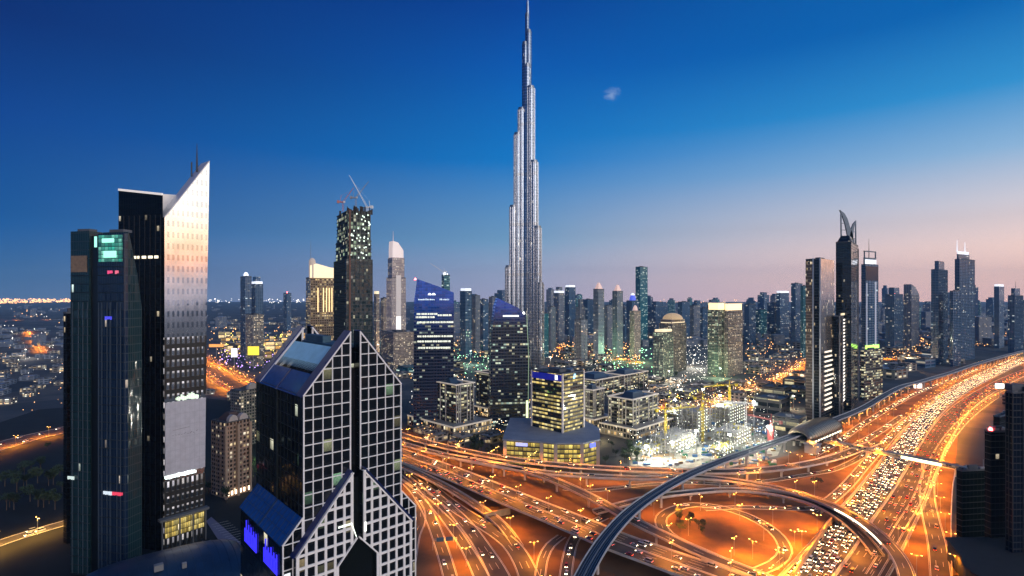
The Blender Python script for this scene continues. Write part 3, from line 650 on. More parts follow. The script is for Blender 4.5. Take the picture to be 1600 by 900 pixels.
# ---- black and mirror tower -------------------------------------------------------------
Yk = 362; kx, ky = PX(257, Yk), Yk
mt = empty('blade_tower', (kx, ky, 0), R(52)); tag(mt, 'tallest left tower, black glass with bright mirror face rising to a point', 'tower')
Lr = 24.5
prof = []
for i in range(13):
    u = i/12; prof.append((u*Lr + .0, 222+ (ZY(250, 380)-222)*(u**1.04)))
def flare(z): return 1 + .16*max(0, z/265)**1.2
poly = [(0, -.5), (Lr*1.0, -.5)] + [(Lr*flare(120), 120)] + [(s*flare(z)*1.0, z) for s, z in reversed(prof)]
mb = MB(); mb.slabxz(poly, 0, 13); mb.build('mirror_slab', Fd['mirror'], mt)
mb = MB(); mb.slabxz([(-.2, -.5), (Lr*.7, -.5), (Lr*.7, ZY(303, 378)), (-.2, ZY(305, 376))], 13.1, 20); mb.build('inner_slab', mat('pale_panel', (.7, .66, .64), .3, .6), mt)
mb = MB()
for i in range(12):
    (s0, z0), (s1, z1) = prof[i], prof[i+1]; mb.bar((s0*flare(z0), 6.5, z0+.3), (s1*flare(z1), 6.5, z1+.3), 13.6, .6)
mb.build('blade_coping', mat('coping_white', (.75, .72, .7), .4, .3), mt)
mb = MB(); k1 = prof[10]; mb.cyl(k1[0]*flare(k1[1])-1, 6, .8, k1[1], k1[1]+20, 8, r1=.15); mb.cyl(k1[0]*flare(k1[1])-4.5, 6, .5, k1[1]-4, k1[1]+6, 8); mb.build('mast', darkm, mt)
bx = MB()
# black wing: left of the mirror slab
bl = [(-.6, 0.6), (-.6, 47)]
bx.prism([(-.7, .8), (-.3, 30), (-3, 44), (-15.8, 34.5)], -.5, [ZY(305, 362), ZY(304, 390), ZY(300, 395), ZY(298, 371)]); bx.build('black_wing', Fd['black'], mt)
BW = lambda y, o=.3: -.7-.448*(y-.8)-o
bx = MB(); bx.bar((BW(1, .2), 1, ZY(305, 362)+.6), (BW(34, .2), 34, ZY(298, 371)+.6), 1.2, 1.4); bx.build('lit_coping', mat('coping_glow', (.8, .75, .7), .5, emit=(1, .9, .8), es=.5), mt)
bx = MB()
rr = random.Random(5)
y = 4
while y < 31:
    l = rr.uniform(1.5, 3.4); bx.bar((BW(y), y, 194.4), (BW(y+l), y+l, 194.4), .4, 1.8) if 0 else bx.bar((BW(y), y, ZY(402, 366)), (BW(y+l), y+l, ZY(402, 366)), .4, 1.8); y += l+rr.uniform(.3, 2)
build_each(bx, 'lit_floor', mat('lit_floor_glow', (1, 1, .9), .5, emit=(1, .88, .6), es=1.5), mt)
bx = MB(); [bx.bar((BW(2+k*4), 2+k*4, 0), (BW(2+k*4), 2+k*4, 224), .25) for k in range(9)]; bx.build('fin', mat('black_fin', (.02, .02, .022), .3, .6), mt)
# dark bars imitate black ground mirrored in the lower white panels
g = MB(); wgt = lambda z: Lr*(1 if z <= 0 else 1+(flare(120)-1)*min(1, z/120))
g2 = MB()
for k in range(0, 20):
    z = 22+k*7.6
    if z < 142 and not 44 < z < 101: (g if z < 60 else g2).box(.1, wgt(z)-.1, -.35, -.003, z-1.5, z+1.5)
for k in range(9):
    s = .4+k*(Lr-.8)/8; g.bar((s, -.2, 0), (s*1.03, -.2, 46), 1.2, .42); g2.bar((s*1.05, -.2, 101), (s*1.07, -.2, 142), 1.2, .42)
g.build('dark_grid', mat('dark_grid_metal', (.03, .027, .024), .4, .2), mt); g2.build('dark_grid', MATS['dark_grid_metal'], mt)  # stands in for dark ground mirrored in the panels, no metal grid here
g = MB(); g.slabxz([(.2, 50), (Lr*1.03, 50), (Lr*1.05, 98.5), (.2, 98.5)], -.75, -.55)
g.build('banner', mat('mesh_banner', (.50, .47, .50), .7, var=.10, vscale=.25), mt)  # grey sheet imitates the reflection of a building behind the viewer
g = MB()
for k in range(1, 8): g.box(Lr*k/8, Lr*k/8+.12, -.78, -.752, 50.5, 98)
for k in range(1, 6): g.box(.3, Lr*1.03, -.775, -.752, 50+k*8, 50.12+k*8)
g.build('banner_seam', mat('banner_seam', (.36, .34, .37), .7), mt)  # window lines drawn into the imitated reflection
g = MB(); rb = random.Random(11)
for k in range(9): s = 4+k*1.9; g.bar((s, -.8, 76+rb.uniform(-.4, .4)), (s+1.2, -.8, 76+rb.uniform(-1.2, 1.2)), .35, .1)
g.bar((5, -.8, 79.4), (15, -.8, 80.2), .3, .1); build_each(g, 'banner_writing', mat('banner_ink', (.08, .07, .08), .7), mt)  # script strokes belonging to the imitated reflection
g = MB(); x = .3
while x < Lr*.8:
    l = rb.uniform(.8, 2.4); g.box(x, x+l, -1.0, -.8, 47.4+rb.uniform(0, .5), 49.6+rb.uniform(-.3, .6)); x += l+rb.uniform(.1, .5)
g.build('strip_light', mat('banner_light_glow', (1, 1, 1), .5, emit=(.85, 1, .95), es=2.2), mt)  # glow along the lower edge of the imitated reflection, no lamp here
g = MB()
for k in range(11): s = 7+k*1.3; g.box(s, s+.9, -1.0, -.4, 98.8+rb.uniform(0, .8), 101+rb.uniform(0, 5)*(1-abs(k-5)/6))
g.build('crest_light', mat('crest_glow', (.8, .9, .7), .5, emit=(.8, 1, .75), es=.8), mt)  # glowing boxes imitate the lit crown of the mirrored building
g = MB()
for k in range(3): g.box(.3+k*8.2, 8+k*8.2, -.9, -.38, 8.5, 20)
g.build('lit_lobby', facade('lobby_glass', (.05, .04, .02), (.05, .04, .02), 1.3, 3.8, .12, .1, 2, ((1, .7, .15), (1, .82, .3)), 1.0, clump=False), mt)
g = MB(); [g.box(s, s+.8, -4, -3.2, 0, 22) for s in (-3, 7.6, 15.9, 24)]; g.box(-4, Lr+2, -4.5, .0, 21, 22.5); build_each(g, 'canopy_column', mat('grey_column', (.12, .12, .12), .6), mt)

# ---- dark teal tower on the far left ----------------------------------------------------
Yt = 326
tt = empty('teal_glass_tower', (PX(200, Yt), Yt, 0), R(78)); tt.scale.y = 1.13; tag(tt, 'dark teal glass tower with turquoise lit crown, far left', 'tower')
tg = facade('teal_dark_glass', (.008, .03, .036), (.018, .036, .042), 1.5, 5.2, .2, .1, .006, ((1, .85, .6), (.8, 1, .9)), 1.1, ior=1.45, jit=.03)
bandm = mat('pale_strip', (.10, .13, .16), .4, .3)
L2 = 34.5; zt_ = ZY(362, Yt)
mb = MB(); mb.slabxz([(0, -.5), (9.5, -.5), (9.5, ZY(480, 335)), (6.5, ZY(430, 330)), (3.5, ZY(395, 330)), (.6, zt_), (0, zt_)], 0, 16); mb.build('curved_fin', tg, tt)
mb = MB(); mb.box(-.5, 7, 16.1, L2*.58, -.5, zt_-.5) if 0 else mb.prism([(-1.6, 1.0), (-.05, .05), (-.05, 18.5), (-1.6, 18.0)], -.5, zt_-1); mb.build('centre_bay', facade('dark_navy_bay', (.006, .018, .045), (.02, .035, .055), 1.5, 5.2, .2, .1, .006, ((1, .8, .6), (1, .9, .8)), 1.0, ior=1.45, jit=.03), tt)
mb = MB(); mb.prism([(0.2, 18.6), (6, 18.6), (6, 24), (0.2, 24)], -.5, zt_-2); mb.build('recess', mat('recess_black', (.003, .004, .006), .3), tt)
mb = MB(); mb.prism([(-1, 24.1), (8, 24.1), (8, L2+2), (-1, L2+2)], -.5, zt_+1); mb.build('rear_wing', tg, tt)
mb = MB(); [mb.box(-1.95, -1.62, y, y+.25, 0, 166) for y in (3, 5.2, 9.5, 11.6, 15, 17)]; [mb.box(-1.4, -1.02, y, y+.25, 0, 166) for y in (25, 28, 31, 35)]; mb.build('fin', bandm, tt)
mb = MB(); k = 0
while k*5.2 < zt_-12: mb.box(-1.8, -1.62, 1.2, 18, k*5.2, k*5.2+.5); mb.box(-1.25, -1.02, 24.2, L2+1.9, k*5.2, k*5.2+.5); k += 1
mb.build('spandrel', mat('spandrel_dark', (.01, .016, .02), .4, .2), tt)
turq = facade('turquoise_crown_glass', (.02, .2, .15), (.02, .12, .1), 2.2, 2.4, .12, .14, .9, ((.05, .55, .38), (.4, 1, .75)), .75, clump=False)
mb = MB(); mb.box(-2.0, -1.65, 2, 17, zt_-18, zt_-2); mb.build('lit_crown', turq, tt)
mb = MB(); mb.box(-2.3, -2.02, 5.5, 13.5, zt_-15.5, zt_-11.5); mb.box(-2.3, -2.02, 7, 14.5, zt_-6.5, zt_-4); mb.box(-1.3, -1.02, 19, 20.5, zt_-9, zt_-2.5); build_each(mb, 'crown_light', mat('crown_screen_glow', (.5, 1, .8), .5, emit=(.35, 1, .72), es=1.1), tt)
mb = MB(); mb.box(-1.3, -1.03, 25.5, 36, zt_-24, zt_-14); mb.build('bronze_panel', mat('bronze_panel', (.26, .17, .10), .5, var=.25, vscale=.6), tt)
mb = MB(); mb.box(.0, 6, 3, 12, zt_, zt_+1.6); mb.box(0, 5, 25, 33, zt_+1, zt_+2.5); mb.build('roof', roofm, tt)
for col_, zz, y0, y1 in (((1, .1, .25), -25.5, 8, 11.5), ((1, .2, .3), -25.5, 4.2, 7.0), ((.1, .1, .9), -53, 8.5, 13), ((1, .08, .15), -158, 1.5, 8), ((.85, .95, 1), -158, 8.4, 14.5), ((.8, .95, .85), -235+0, 33, 37)):
    if zz < -200: zz = ZY(740, Yt+18)-zt_
    mb = MB(); y = y0
    while y < y1-.5: mb.box(-2.32, -1.9, y, y+.75, zt_+zz+rb.uniform(0, .6), zt_+zz+2.2); y += 1.15
    mb.build('sign_lettering', mat('sign_%d' % int(y0*10+zz), col_, .5, emit=col_, es=.55), tt)
T = tower('dark_slab', 'narrow black slab behind the left edge of the teal tower', 99, 104, 118, 490, 372, 'black', 60, 'tower')

# ---- domed roof at the bottom left -------------------------------------------------------
Yd = 290; dm = empty('domed_hall', (PX(258, Yd), Yd, 0), R(38)); tag(dm, 'low hall with curved dark blue metal roof, bottom left', 'hall')
v_, f_ = shell(40, 30, ZY(905, Yd)-4, 16, 20, 16); mb = MB(); mb.add(v_, f_); mb.build('vault_roof', mat('blue_metal_roof', (.012, .04, .09), .35, .3, var=.2, vscale=.15), dm, True)
mb = MB(); zb = ZY(905, Yd)-4
for i in range(-9, 10):
    u = i/10; k = max(.02, (1-abs(u)**3.2))**.5; wv = 30*(.55+.45*k)+.1; hv = 16*(.45+.55*k)+.1
    for j in range(10):
        a0, a1 = math.pi*(.02+.96*j/10), math.pi*(.02+.96*(j+1)/10)
        mb.bar((u*40, -math.cos(a0)*wv, zb+math.sin(a0)*hv), (u*40, -math.cos(a1)*wv, zb+math.sin(a1)*hv), .25)
mb.build('roof_seam', mat('roof_seam_blue', (.02, .05, .10), .4, .3), dm)
mb = MB(); mb.box(-42, 42, -31, 31, -.5, zb); mb.build('hall_wall', Fd['dark'], dm)
mb = MB(); mb.box(-44, 46, -36, -31.5, zb-1, zb-.2); mb.box(-44, 46, -36.3, -35.9, zb-1, zb+1.0); mb.build('terrace', mat('terrace_edge', (.3, .27, .24), .7), dm)
mb = MB(); mb.box(-6, -2, -14, -11, zb+15, zb+18); mb.box(6, 8, -16, -14, zb+14, zb+16.5); build_each(mb, 'rooftop_unit', steel, dm)
mb = MB(); [mb.box(25+k*2.2, 26+k*2.2, -31.4, -31.1, zb-4, zb-1.5) for k in range(8)]; build_each(mb, 'window_light', mat('terrace_window_glow', (1, .9, .7), .5, emit=(1, .75, .4), es=1.5), dm)

# ---- supertall ---------------------------------------------------------------------------
Yb = 1203; bk = empty('supertall_tower', (PX(823, Yb), Yb, 0), R(20)); tag(bk, 'immensely tall stepped silver tower with needle spire in the centre', 'skyscraper')
def z_(py): return ZY(py, Yb)
silver = facade('silver_fluted_wall', (.14, .18, .24), (.30, .35, .43), 3.0, 6.5, .3, .16, .012, ((1, .85, .6), (1, .95, .85)), 1.3, grough=.22, gmetal=.9, frough=.3, fmetal=.9, jit=.02)
bandd = mat('mechanical_band', (.22, .24, .27), .3, .8)
tubes = []          # x, y, radius, top row in the photo; a real cluster of tubes stepping down
core = [(0, 0, 11, 125)]
steps = [(-1, [(12, 10, 213), (23, 9.5, 325), (33, 8.5, 418)]), ]
def tube(name, x, y, r, top):
    mb = MB(); z1 = z_(top); n = 28
    mb.cyl(x, y, r, -.5, z1, n); mb.build(name, silver, bk)
    b_ = MB()
    for q in (.16, .33, .5, .67, .84):
        zz = (z_(125))*q
        if zz < z1-8: b_.cyl(x, y, r+.25, zz, zz+6.5, n)
    b_.cyl(x, y, r*.86, z1, z1+5, n); b_.cyl(x, y, r+.2, z1-3.5, z1+.6, n)
    build_each(b_, 'mechanical_band', bandd, bk)
# three wings at 120 degrees; tops set from the silhouette
wings = {R(178-20): [(11, 9, 172), (20, 9, 211), (30, 8.5, 324), (40, 8, 418)],
         R(-35-20): [(10, 9.5, 140), (19, 9.5, 256), (28, 9, 358), (35, 8.5, 445)],
         R(68-20): [(11, 9, 190), (21, 9, 290), (31, 8.5, 388), (40, 8, 470)]}
tube('core_tube', 0, 0, 10.5, 104)
for a_, lst in wings.items():
    for (d_, r_, tp) in lst: tube('wing_tube', d_*math.cos(a_), d_*math.sin(a_), r_, tp)
for dx, dy, r_, tp in ((-5, -1, 6, 70), (4, 0, 7, 50), (1, 0, 4.5, 24)): tube('upper_tube', dx, dy, r_, tp)
mb = MB(); mb.cyl(2, 0, 3.6, z_(24), z_(2), 14, r1=2.6); mb.cyl(2, 0, 2.2, z_(2), z_(-22), 12, r1=.4); mb.build('spire', mat('spire_steel', (.6, .62, .65), .25, .9), bk)
fm = MB()
for a_, lst in wings.items():
    for (d_, r_, tp) in lst:
        for k in range(12):
            an = 2*math.pi*k/12; x_, y_ = d_*math.cos(a_)+(r_+.25)*math.cos(an), d_*math.sin(a_)+(r_+.25)*math.sin(an); fm.box(x_-.25, x_+.25, y_-.25, y_+.25, 0, z_(tp))
fm.build('vertical_fin', mat('polished_fin', (.62, .65, .7), .25, .95), bk)

# ---- tower under construction with cranes --------------------------------------------------
Yc = 600
cg = facade('half_glazed_wall', (.01, .03, .035), (.02, .03, .034), 2.4, 4, .15, .2, .03, ((.9, 1, .8), (1, .85, .5)), .7, jit=.04)
cframe = facade('open_floor_wall', (.02, .03, .025), (.14, .15, .13), 4, 4.2, .18, .25, .30, ((.7, 1, .65), (1, .95, .7)), .8, grough=.9)
T = tower('unfinished_tower', 'dark unfinished tower with open lit top floors and cranes on its roof', 522, 541, 582, 405, Yc, cg, 30, 'tower', ledge=4.2, fin=4.5, ledmat=mat('slab_dark', (.03, .045, .05), .7), par=.5)
L1, L2, Hh = T['L1'], T['L2'], T['H']; z1 = ZY(372, Yc); z2 = ZY(328, Yc)
mb = MB(); mb.box(2, L1-1, 2, L2-1, Hh, z1); mb.build('upper_stage', cframe, T['root'])
mb = MB(); mb.box(3, L1-2, 3, L2-3, z1, z2); mb.build('open_stage', cframe, T['root'])
mb = MB(); z = Hh
while z < z2+1:
    i_ = 1.2 if z < z1 else 2.2; mb.box(i_, L1-i_+.6, i_, L2-i_+.6, z-.3, z+.3); z += 4.2
for k in range(9): x = 2+(L1-4)*k/8; mb.box(x-.3, x+.3, 1.4, 2.6, Hh, z2)
mb.build('floor_slab', mat('raw_slab', (.10, .11, .10), .8), T['root'])
mb = MB(); rj = random.Random(2)
for k in range(46): x, y = rj.uniform(1, L1), rj.choice((1.5, rj.uniform(2, L2))); mb.box(x, x+rj.uniform(.5, 3), y, y+1, z2-3, z2+rj.uniform(1, 6))
mb.build('formwork', mat('formwork_dark', (.05, .04, .035), .8), T['root'])
mb = MB(); mb.box(L1*.1, L1*.16, -1.1, -.5, 0, z2); mb.build('hoist_track', mat('rust_hoist', (.16, .07, .045), .7), T['root'])
mb = MB()
for k in range(40): x = rj.uniform(3, L1-3); z = rj.uniform(Hh, z2-4); mb.box(x, x+1.3, 1.1, 1.4, z, z+1.6)
build_each(mb, 'work_light', lampw if 0 else mat('work_light_glow', (1, 1, 1), .5, emit=(.75, 1, .75), es=1.2), T['root'])
def luffing_crane(label, px, Y, zb, hm, jib, ang_j, tilt, col, cat='crane'):
    r = empty('luffing_crane', (PX(px, Y), Y, zb), ang_j); tag(r, label, cat)
    m = MB()
    for s in ((-.8, -.8), (.8, -.8), (.8, .8), (-.8, .8)): m.bar((*s, 0), (*s, hm), .25)
    k = 0
    while k < hm-2: m.bar((-.8, -.8, k), (.8, -.8, k+2), .15); m.bar((-.8, .8, k+2), (.8, .8, k), .15); m.bar((-.8, -.8, k+2), (-.8, .8, k), .15); k += 2
    m.build('mast', col, r)
    j = MB(); e = Vector((math.cos(tilt)*jib, 0, math.sin(tilt)*jib)); o0 = Vector((1, 0, hm+1))
    for dy in (-.7, .7): j.bar(o0+Vector((0, dy, 0)), o0+e+Vector((0, dy*.3, 0)), .28)
    up = Vector((-math.sin(tilt), 0, math.cos(tilt)))*1.5; j.bar(o0+up, o0+e, .28)
    n = int(jib/2.5)
    for i in range(n): a0 = o0+e*(i/n); a1 = o0+e*((i+1)/n); j.bar(a0+up*(1-i/n), a1+Vector((0, .6 if i % 2 else -.6, 0)), .16)
    j.build('jib', col, r)
    c = MB(); c.box(-6, 1.5, -1.3, 1.3, hm, hm+1.2); c.box(-6.5, -4, -1.5, 1.5, hm-.8, hm+2.2); c.bar((-3, 0, hm+1), (-2, 0, hm+8), .4); c.bar((-2, 0, hm+8), tuple(o0+e*.8), .1); c.build('counter_jib', col, r)
    c = MB(); c.box(.2, 2.2, -2.6, -1.3, hm-.4, hm+1.6); c.build('cab', mat('cab_white', (.6, .6, .6), .4), r)
    return r
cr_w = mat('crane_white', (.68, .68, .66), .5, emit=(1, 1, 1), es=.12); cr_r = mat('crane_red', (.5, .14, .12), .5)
luffing_crane('white luffing crane with steep jib on the unfinished tower', 574, 622, z2, 6, 42, R(175), R(61), cr_w)
luffing_crane('small red luffing crane at the left of the unfinished tower top', 536, 612, z2, 10, 20, R(20), R(58), cr_r)
luffing_crane('thin crane with raised jib behind the unfinished tower top', 556, 640, z2, 20, 24, R(12), R(55), mat('crane_grey', (.3, .3, .33), .5))

# ---- golden hotel ------------------------------------------------------------------------
T = tower('gold_hotel', 'golden lit hotel slab beside the unfinished tower', 478, 485, 545, 434, 760, 'gold', 30, 'hotel', ledge=3.4, ledmat=mat('gold_slab', (.3, .2, .12), .7), lw=.15)
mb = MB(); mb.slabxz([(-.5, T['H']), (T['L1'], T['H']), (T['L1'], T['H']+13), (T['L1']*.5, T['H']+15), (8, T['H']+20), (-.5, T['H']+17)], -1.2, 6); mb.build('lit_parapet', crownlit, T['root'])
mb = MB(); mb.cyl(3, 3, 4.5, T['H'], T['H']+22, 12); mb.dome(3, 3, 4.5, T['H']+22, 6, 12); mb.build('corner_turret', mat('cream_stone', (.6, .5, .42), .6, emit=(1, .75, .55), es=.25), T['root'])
mast(T, 1, 3, T['H']+24, T['H']+52, .4)
mb = MB()
for q in (.18, .32, .40, .47, .54): mb.box(T['L1']*q, T['L1']*q+1.0, -1.0, -.3, T['H']-48, T['H']-14)
build_each(mb, 'light_strip', mat('gold_strip_glow', (1, .9, .6), .5, emit=(1, .72, .3), es=1.7), T['root'])

# ---- slim pale tower (hotel with pointed sail top) -----------------------------------------
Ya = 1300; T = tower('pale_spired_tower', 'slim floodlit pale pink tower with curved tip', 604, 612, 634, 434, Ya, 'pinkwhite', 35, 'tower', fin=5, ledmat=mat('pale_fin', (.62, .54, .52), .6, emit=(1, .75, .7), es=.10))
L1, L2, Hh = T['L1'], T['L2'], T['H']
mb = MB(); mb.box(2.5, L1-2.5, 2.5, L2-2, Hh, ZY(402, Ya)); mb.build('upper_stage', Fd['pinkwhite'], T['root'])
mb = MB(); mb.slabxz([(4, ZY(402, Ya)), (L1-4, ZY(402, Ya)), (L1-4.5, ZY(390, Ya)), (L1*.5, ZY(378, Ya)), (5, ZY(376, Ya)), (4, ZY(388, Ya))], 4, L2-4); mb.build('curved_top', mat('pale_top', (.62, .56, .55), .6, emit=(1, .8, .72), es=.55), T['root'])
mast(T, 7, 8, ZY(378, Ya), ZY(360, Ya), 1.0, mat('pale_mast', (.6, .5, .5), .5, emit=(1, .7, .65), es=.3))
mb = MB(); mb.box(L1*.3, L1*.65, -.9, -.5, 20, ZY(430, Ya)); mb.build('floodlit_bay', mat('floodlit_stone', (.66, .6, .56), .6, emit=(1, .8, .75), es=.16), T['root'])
mb = MB(); mb.box(L1*.3, L1*.65, -1.1, -.95, 40, ZY(505, Ya)+16); build_each(mb, 'flood_light', mat('base_flood_glow', (1, 1, 1), .5, emit=(1, .9, .8), es=.8), T['root'])
tower('hotel_podium', 'beige stepped podium at the foot of the slim pale tower', 592, 615, 650, 520, 1220, 'beige', 35, 'podium')

# ---- blue slanted tower --------------------------------------------------------------------
Ys = 690
def slanttower(name, label, cat, pts, Y, dep, m, ang):
    r = empty(name, (PX(pts[0][0], Y), Y, 0), ang); tag(r, label, cat); c, s = math.cos(ang), math.sin(ang); X0 = PX(pts[0][0], Y)
    poly = []
    for px, py in pts:
        k = (px-800)/F; u = (k*Y-X0)/(c-k*s); poly.append((u, ZY(py, Y+u*s) if py < 1e4 else -.5))
    mb = MB(); mb.slabxz(poly, 0, dep); mb.build('glass_facade', m, r); return r, poly
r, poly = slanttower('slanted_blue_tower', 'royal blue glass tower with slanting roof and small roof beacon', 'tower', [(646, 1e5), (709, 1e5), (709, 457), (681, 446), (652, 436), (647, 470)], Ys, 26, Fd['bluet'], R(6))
W_ = poly[1][0]; mb = MB()
for k in range(26): s = W_*k/25; z = ZY(436+(max(0, s/W_-.08))*22, Ys); mb.box(s-.12, s+.12, -.5, -.02, 0, z-1.5 if s > 4 else z-28)
mb.build('fin', mat('blue_fin', (.01, .03, .10), .4, .3), r)
rs = random.Random(9)
logo = mat('white_sign_glow', (1, 1, 1), .5, emit=(.9, .97, 1), es=1.6)
mb = MB(); mb.dome(W_*.4, -.8, 2.2, ZY(461, Ys), 2.6, 8, 3); mb.dome(W_*.5, -.8, 2.4, ZY(461, Ys), 2.6, 8, 3); build_each(mb, 'logo', logo, r)
mb = MB(); wd2 = MB(); x = W_*.12
while x < W_*.88:
    if not (W_*.50 < x < W_*.62): (mb if x < W_*.55 else wd2).box(x, x+rs.uniform(.7, 1.4), -.8, -.55, ZY(469, Ys), ZY(469, Ys)+rs.uniform(1.2, 2.2))
    x += rs.uniform(1.3, 1.9)
mb.build('sign_lettering', mat('dim_sign_glow', (.8, .9, 1), .5, emit=(.7, .9, 1), es=.8), r); wd2.build('sign_lettering', MATS['dim_sign_glow'], r)
mb = MB()
for k, (zz, x0, x1) in enumerate(((492, .08, .55), (497, .06, .52), (494, .6, .95), (505, .1, .95), (527, .1, .95), (535, .1, .9), (545, .12, .9))):
    x = W_*x0
    while x < W_*x1: l = rs.uniform(.8, 2.6); mb.box(x, x+l, -.45, -.05, ZY(zz, Ys), ZY(zz, Ys)+2.2); x += l+rs.uniform(.2, 1.0)
build_each(mb, 'lit_floor', mat('lit_floor_pale', (1, 1, .9), .5, emit=(.95, 1, .75), es=.9), r)
mb = MB(); mb.dome(2.2, 3, 1.2, ZY(437, Ys), 2.2, 8, 3); mb.build('beacon', redl, r)
# sail tower to its right
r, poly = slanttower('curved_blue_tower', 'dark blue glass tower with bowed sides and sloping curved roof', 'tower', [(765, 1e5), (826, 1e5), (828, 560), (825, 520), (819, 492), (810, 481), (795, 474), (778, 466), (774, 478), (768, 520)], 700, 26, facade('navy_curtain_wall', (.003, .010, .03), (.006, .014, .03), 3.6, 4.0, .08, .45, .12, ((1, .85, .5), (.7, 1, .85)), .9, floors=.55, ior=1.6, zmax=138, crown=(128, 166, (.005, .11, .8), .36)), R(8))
W_ = poly[1][0]; mb = MB()
for k in range(14): mb.box(W_*k/13-.12, W_*k/13+.12, -.45, -.02, 0, ZY(560, 700) if k in (0, 13) else ZY(497+(k-7)*1.2 if k > 6 else 482, 700))
mb.build('fin', MATS['blue_fin'], r)
mb = MB(); mb.bar((W_*.95, -.3, ZY(492, 700)), (W_*1.0, -.3, ZY(560, 700)), .7); mb.bar((W_*1.0, -.3, ZY(560, 700)), (W_*.98, -.3, 0), .7); mb.build('edge_strip', mat('edge_strip_green', (.2, .3, .2), .5, emit=(.7, 1, .6), es=.25), r)
mb = MB(); x = W_*.34
while x < W_*.72: mb.box(x, x+1.5, -.6, -.3, ZY(495, 700), ZY(495, 700)+2); x += 1.9
mb.build('sign_lettering', logo, r)
mb = MB(); mb.dome(W_*.88, 2, 1.6, ZY(491, 700), 3, 8, 3); mb.build('roof_light', mat('roof_light_glow', (1, 1, 1), .5, emit=(1, 1, .9), es=5), r)
mb = MB(); mb.box(W_*.93, W_*.985, -1.2, -.7, 0, 34); build_each(mb, 'flood_light', mat('green_flood_glow', (1, 1, .7), .5, emit=(.85, 1, .45), es=1.4), r)
# crane tower peeking above
T = tower('core_tower', 'thin unfinished core with white lights behind the slanted blue tower', 690, 694, 703, 430, 1100, 'farteal', 30, 'tower')
beacon(T, 2, 2, T['H']+2, 2, mat('white_beacon_glow', (1, 1, 1), .5, emit=(.9, .95, 1), es=6)); beacon(T, 9, 6, T['H']+1, 1.8, MATS['white_beacon_glow'])
luffing_crane('tiny crane on the thin core behind the slanted blue tower', 693, 1105, T['H'], 6, 34, R(165), R(32), cr_w)

# ---- office blocks beside the interchange ---------------------------------------------------
lintel = mat('pale_cornice', (.55, .5, .44), .6, emit=(1, .82, .6), es=.30)  # faint glow stands in for light falling on the cornices
colm = mat('pale_column', (.46, .42, .38), .65)
def office_block(label, xl, xm, xr, ytop, Y, pod=None, sty='office', ang=45, h_floor=4.2):
    T = tower('office_block', label, xl, xm, xr, ytop, Y, sty, ang, 'office block', ledge=h_floor, ledmat=mat('office_slab', (.07, .07, .065), .7), lw=.2)
    L1, L2, Hh = T['L1'], T['L2'], T['H']
    m = MB(); m.box(-1.6, L1+1.6, -1.6, 1.4, Hh+1.25, Hh+2.4); m.box(-1.6, 1.4, 1.41, L2+1.6, Hh+1.25, Hh+2.4); m.box(L1-1.4, L1+1.6, 1.41, L2+1.6, Hh+1.25, Hh+2.4); m.box(1.41, L1-1.41, L2-1.4, L2+1.6, Hh+1.25, Hh+2.4); m.build('cornice', lintel, T['root'])
    for q in (.0, .12, .22, .62, .8, 1.0):
        m = MB(); x = q*(L1-1.2); m.box(x, x+1.0, -1.3, -.3, 0, Hh+1.25); m.build('column', colm, T['root'])
    for q in (.25, .4, .55, .9, 1.0):
        m = MB(); y = q*(L2-1.2); m.box(-1.3, -.3, y, y+1.0, 0, Hh+1.25); m.build('column', colm, T['root'])
    m = MB(); m.prism([(L1*.25, L2*.25), (L1*.75, L2*.25), (L1*.75, L2*.75), (L1*.25, L2*.75)], Hh, Hh+7, taper=[(L1*.33, L2*.33), (L1*.67, L2*.33), (L1*.67, L2*.67), (L1*.33, L2*.67)]); m.build('roof_lantern', mat('lantern_blue', (.04, .07, .11), .4), T['root'])
    if pod:
        m = MB(); m.box(-pod, L1+pod, -pod, L2+pod*.3, -.5, 13); m.build('podium', mat_pod, T['root'])
        m = MB(); m.box(-pod-.7, L1+pod+.7, -pod-.7, -pod, 12.4, 14.2); m.box(-pod-.7, -pod, -pod+.01, L2+pod*.3, 12.4, 14.2); m.build('podium_cornice', lintel, T['root'])
    return T
mat_pod = facade('terrace_wall', (.03, .03, .028), (.30, .26, .22), 4.5, 6, .35, .35, .45, ((1, .62, .22), (1, .85, .55)), 1.3)
office_block('dark office block with pale cornice, below the slanted blue tower', 650, 712, 740, 604, 668, 16)
office_block('dark office block with pale cornice, below the curved blue tower', 744, 795, 814, 590, 745, 14)
office_block('small office block with pale columns right behind the cube office', 906, 926, 943, 612, 700, 10)
office_block('pale columned office block left of the construction site', 951, 988, 1027, 627, 655, 14)
office_block('low office block far behind the columned office blocks', 880, 930, 975, 596, 900, 0)
office_block('long lit office block behind the columned office blocks', 940, 975, 1012, 588, 960, 0)
# the cube
T = tower('cube_office', 'cube shaped office tower with rows of yellow lit windows', 831, 879, 912, 585.5, 572, 'yellow', 45, 'office tower', ledge=4.0, ledmat=mat('cube_slab', (.06, .055, .05), .6), lw=.12)
L1, L2, Hh = T['L1'], T['L2'], T['H']
for (x, y) in ((0, 0), (L1, 0), (0, L2)):
    m = MB(); m.box(x-.8, x+.8, y-.8, y+.8, 0, Hh+1); m.build('corner_column', mat('bright_column', (.6, .54, .5), .5, emit=(1, .85, .8), es=.08), T['root'])
m = MB(); m.box(-.5, -.2, 1, L2-1, Hh-7.5, Hh-.6); m.build('sign_panel', mat('navy_sign_glow', (.02, .02, .3), .4, emit=(.02, .03, .6), es=.28), T['root'])
m = MB(); m.box(-.7, -.52, 6.5, 10, Hh-6.2, Hh-1.4); m.box(-.6, -.25, 6, 6.4, 20, 20.4) if 0 else None
build_each(m, 'logo', logo, T['root'])
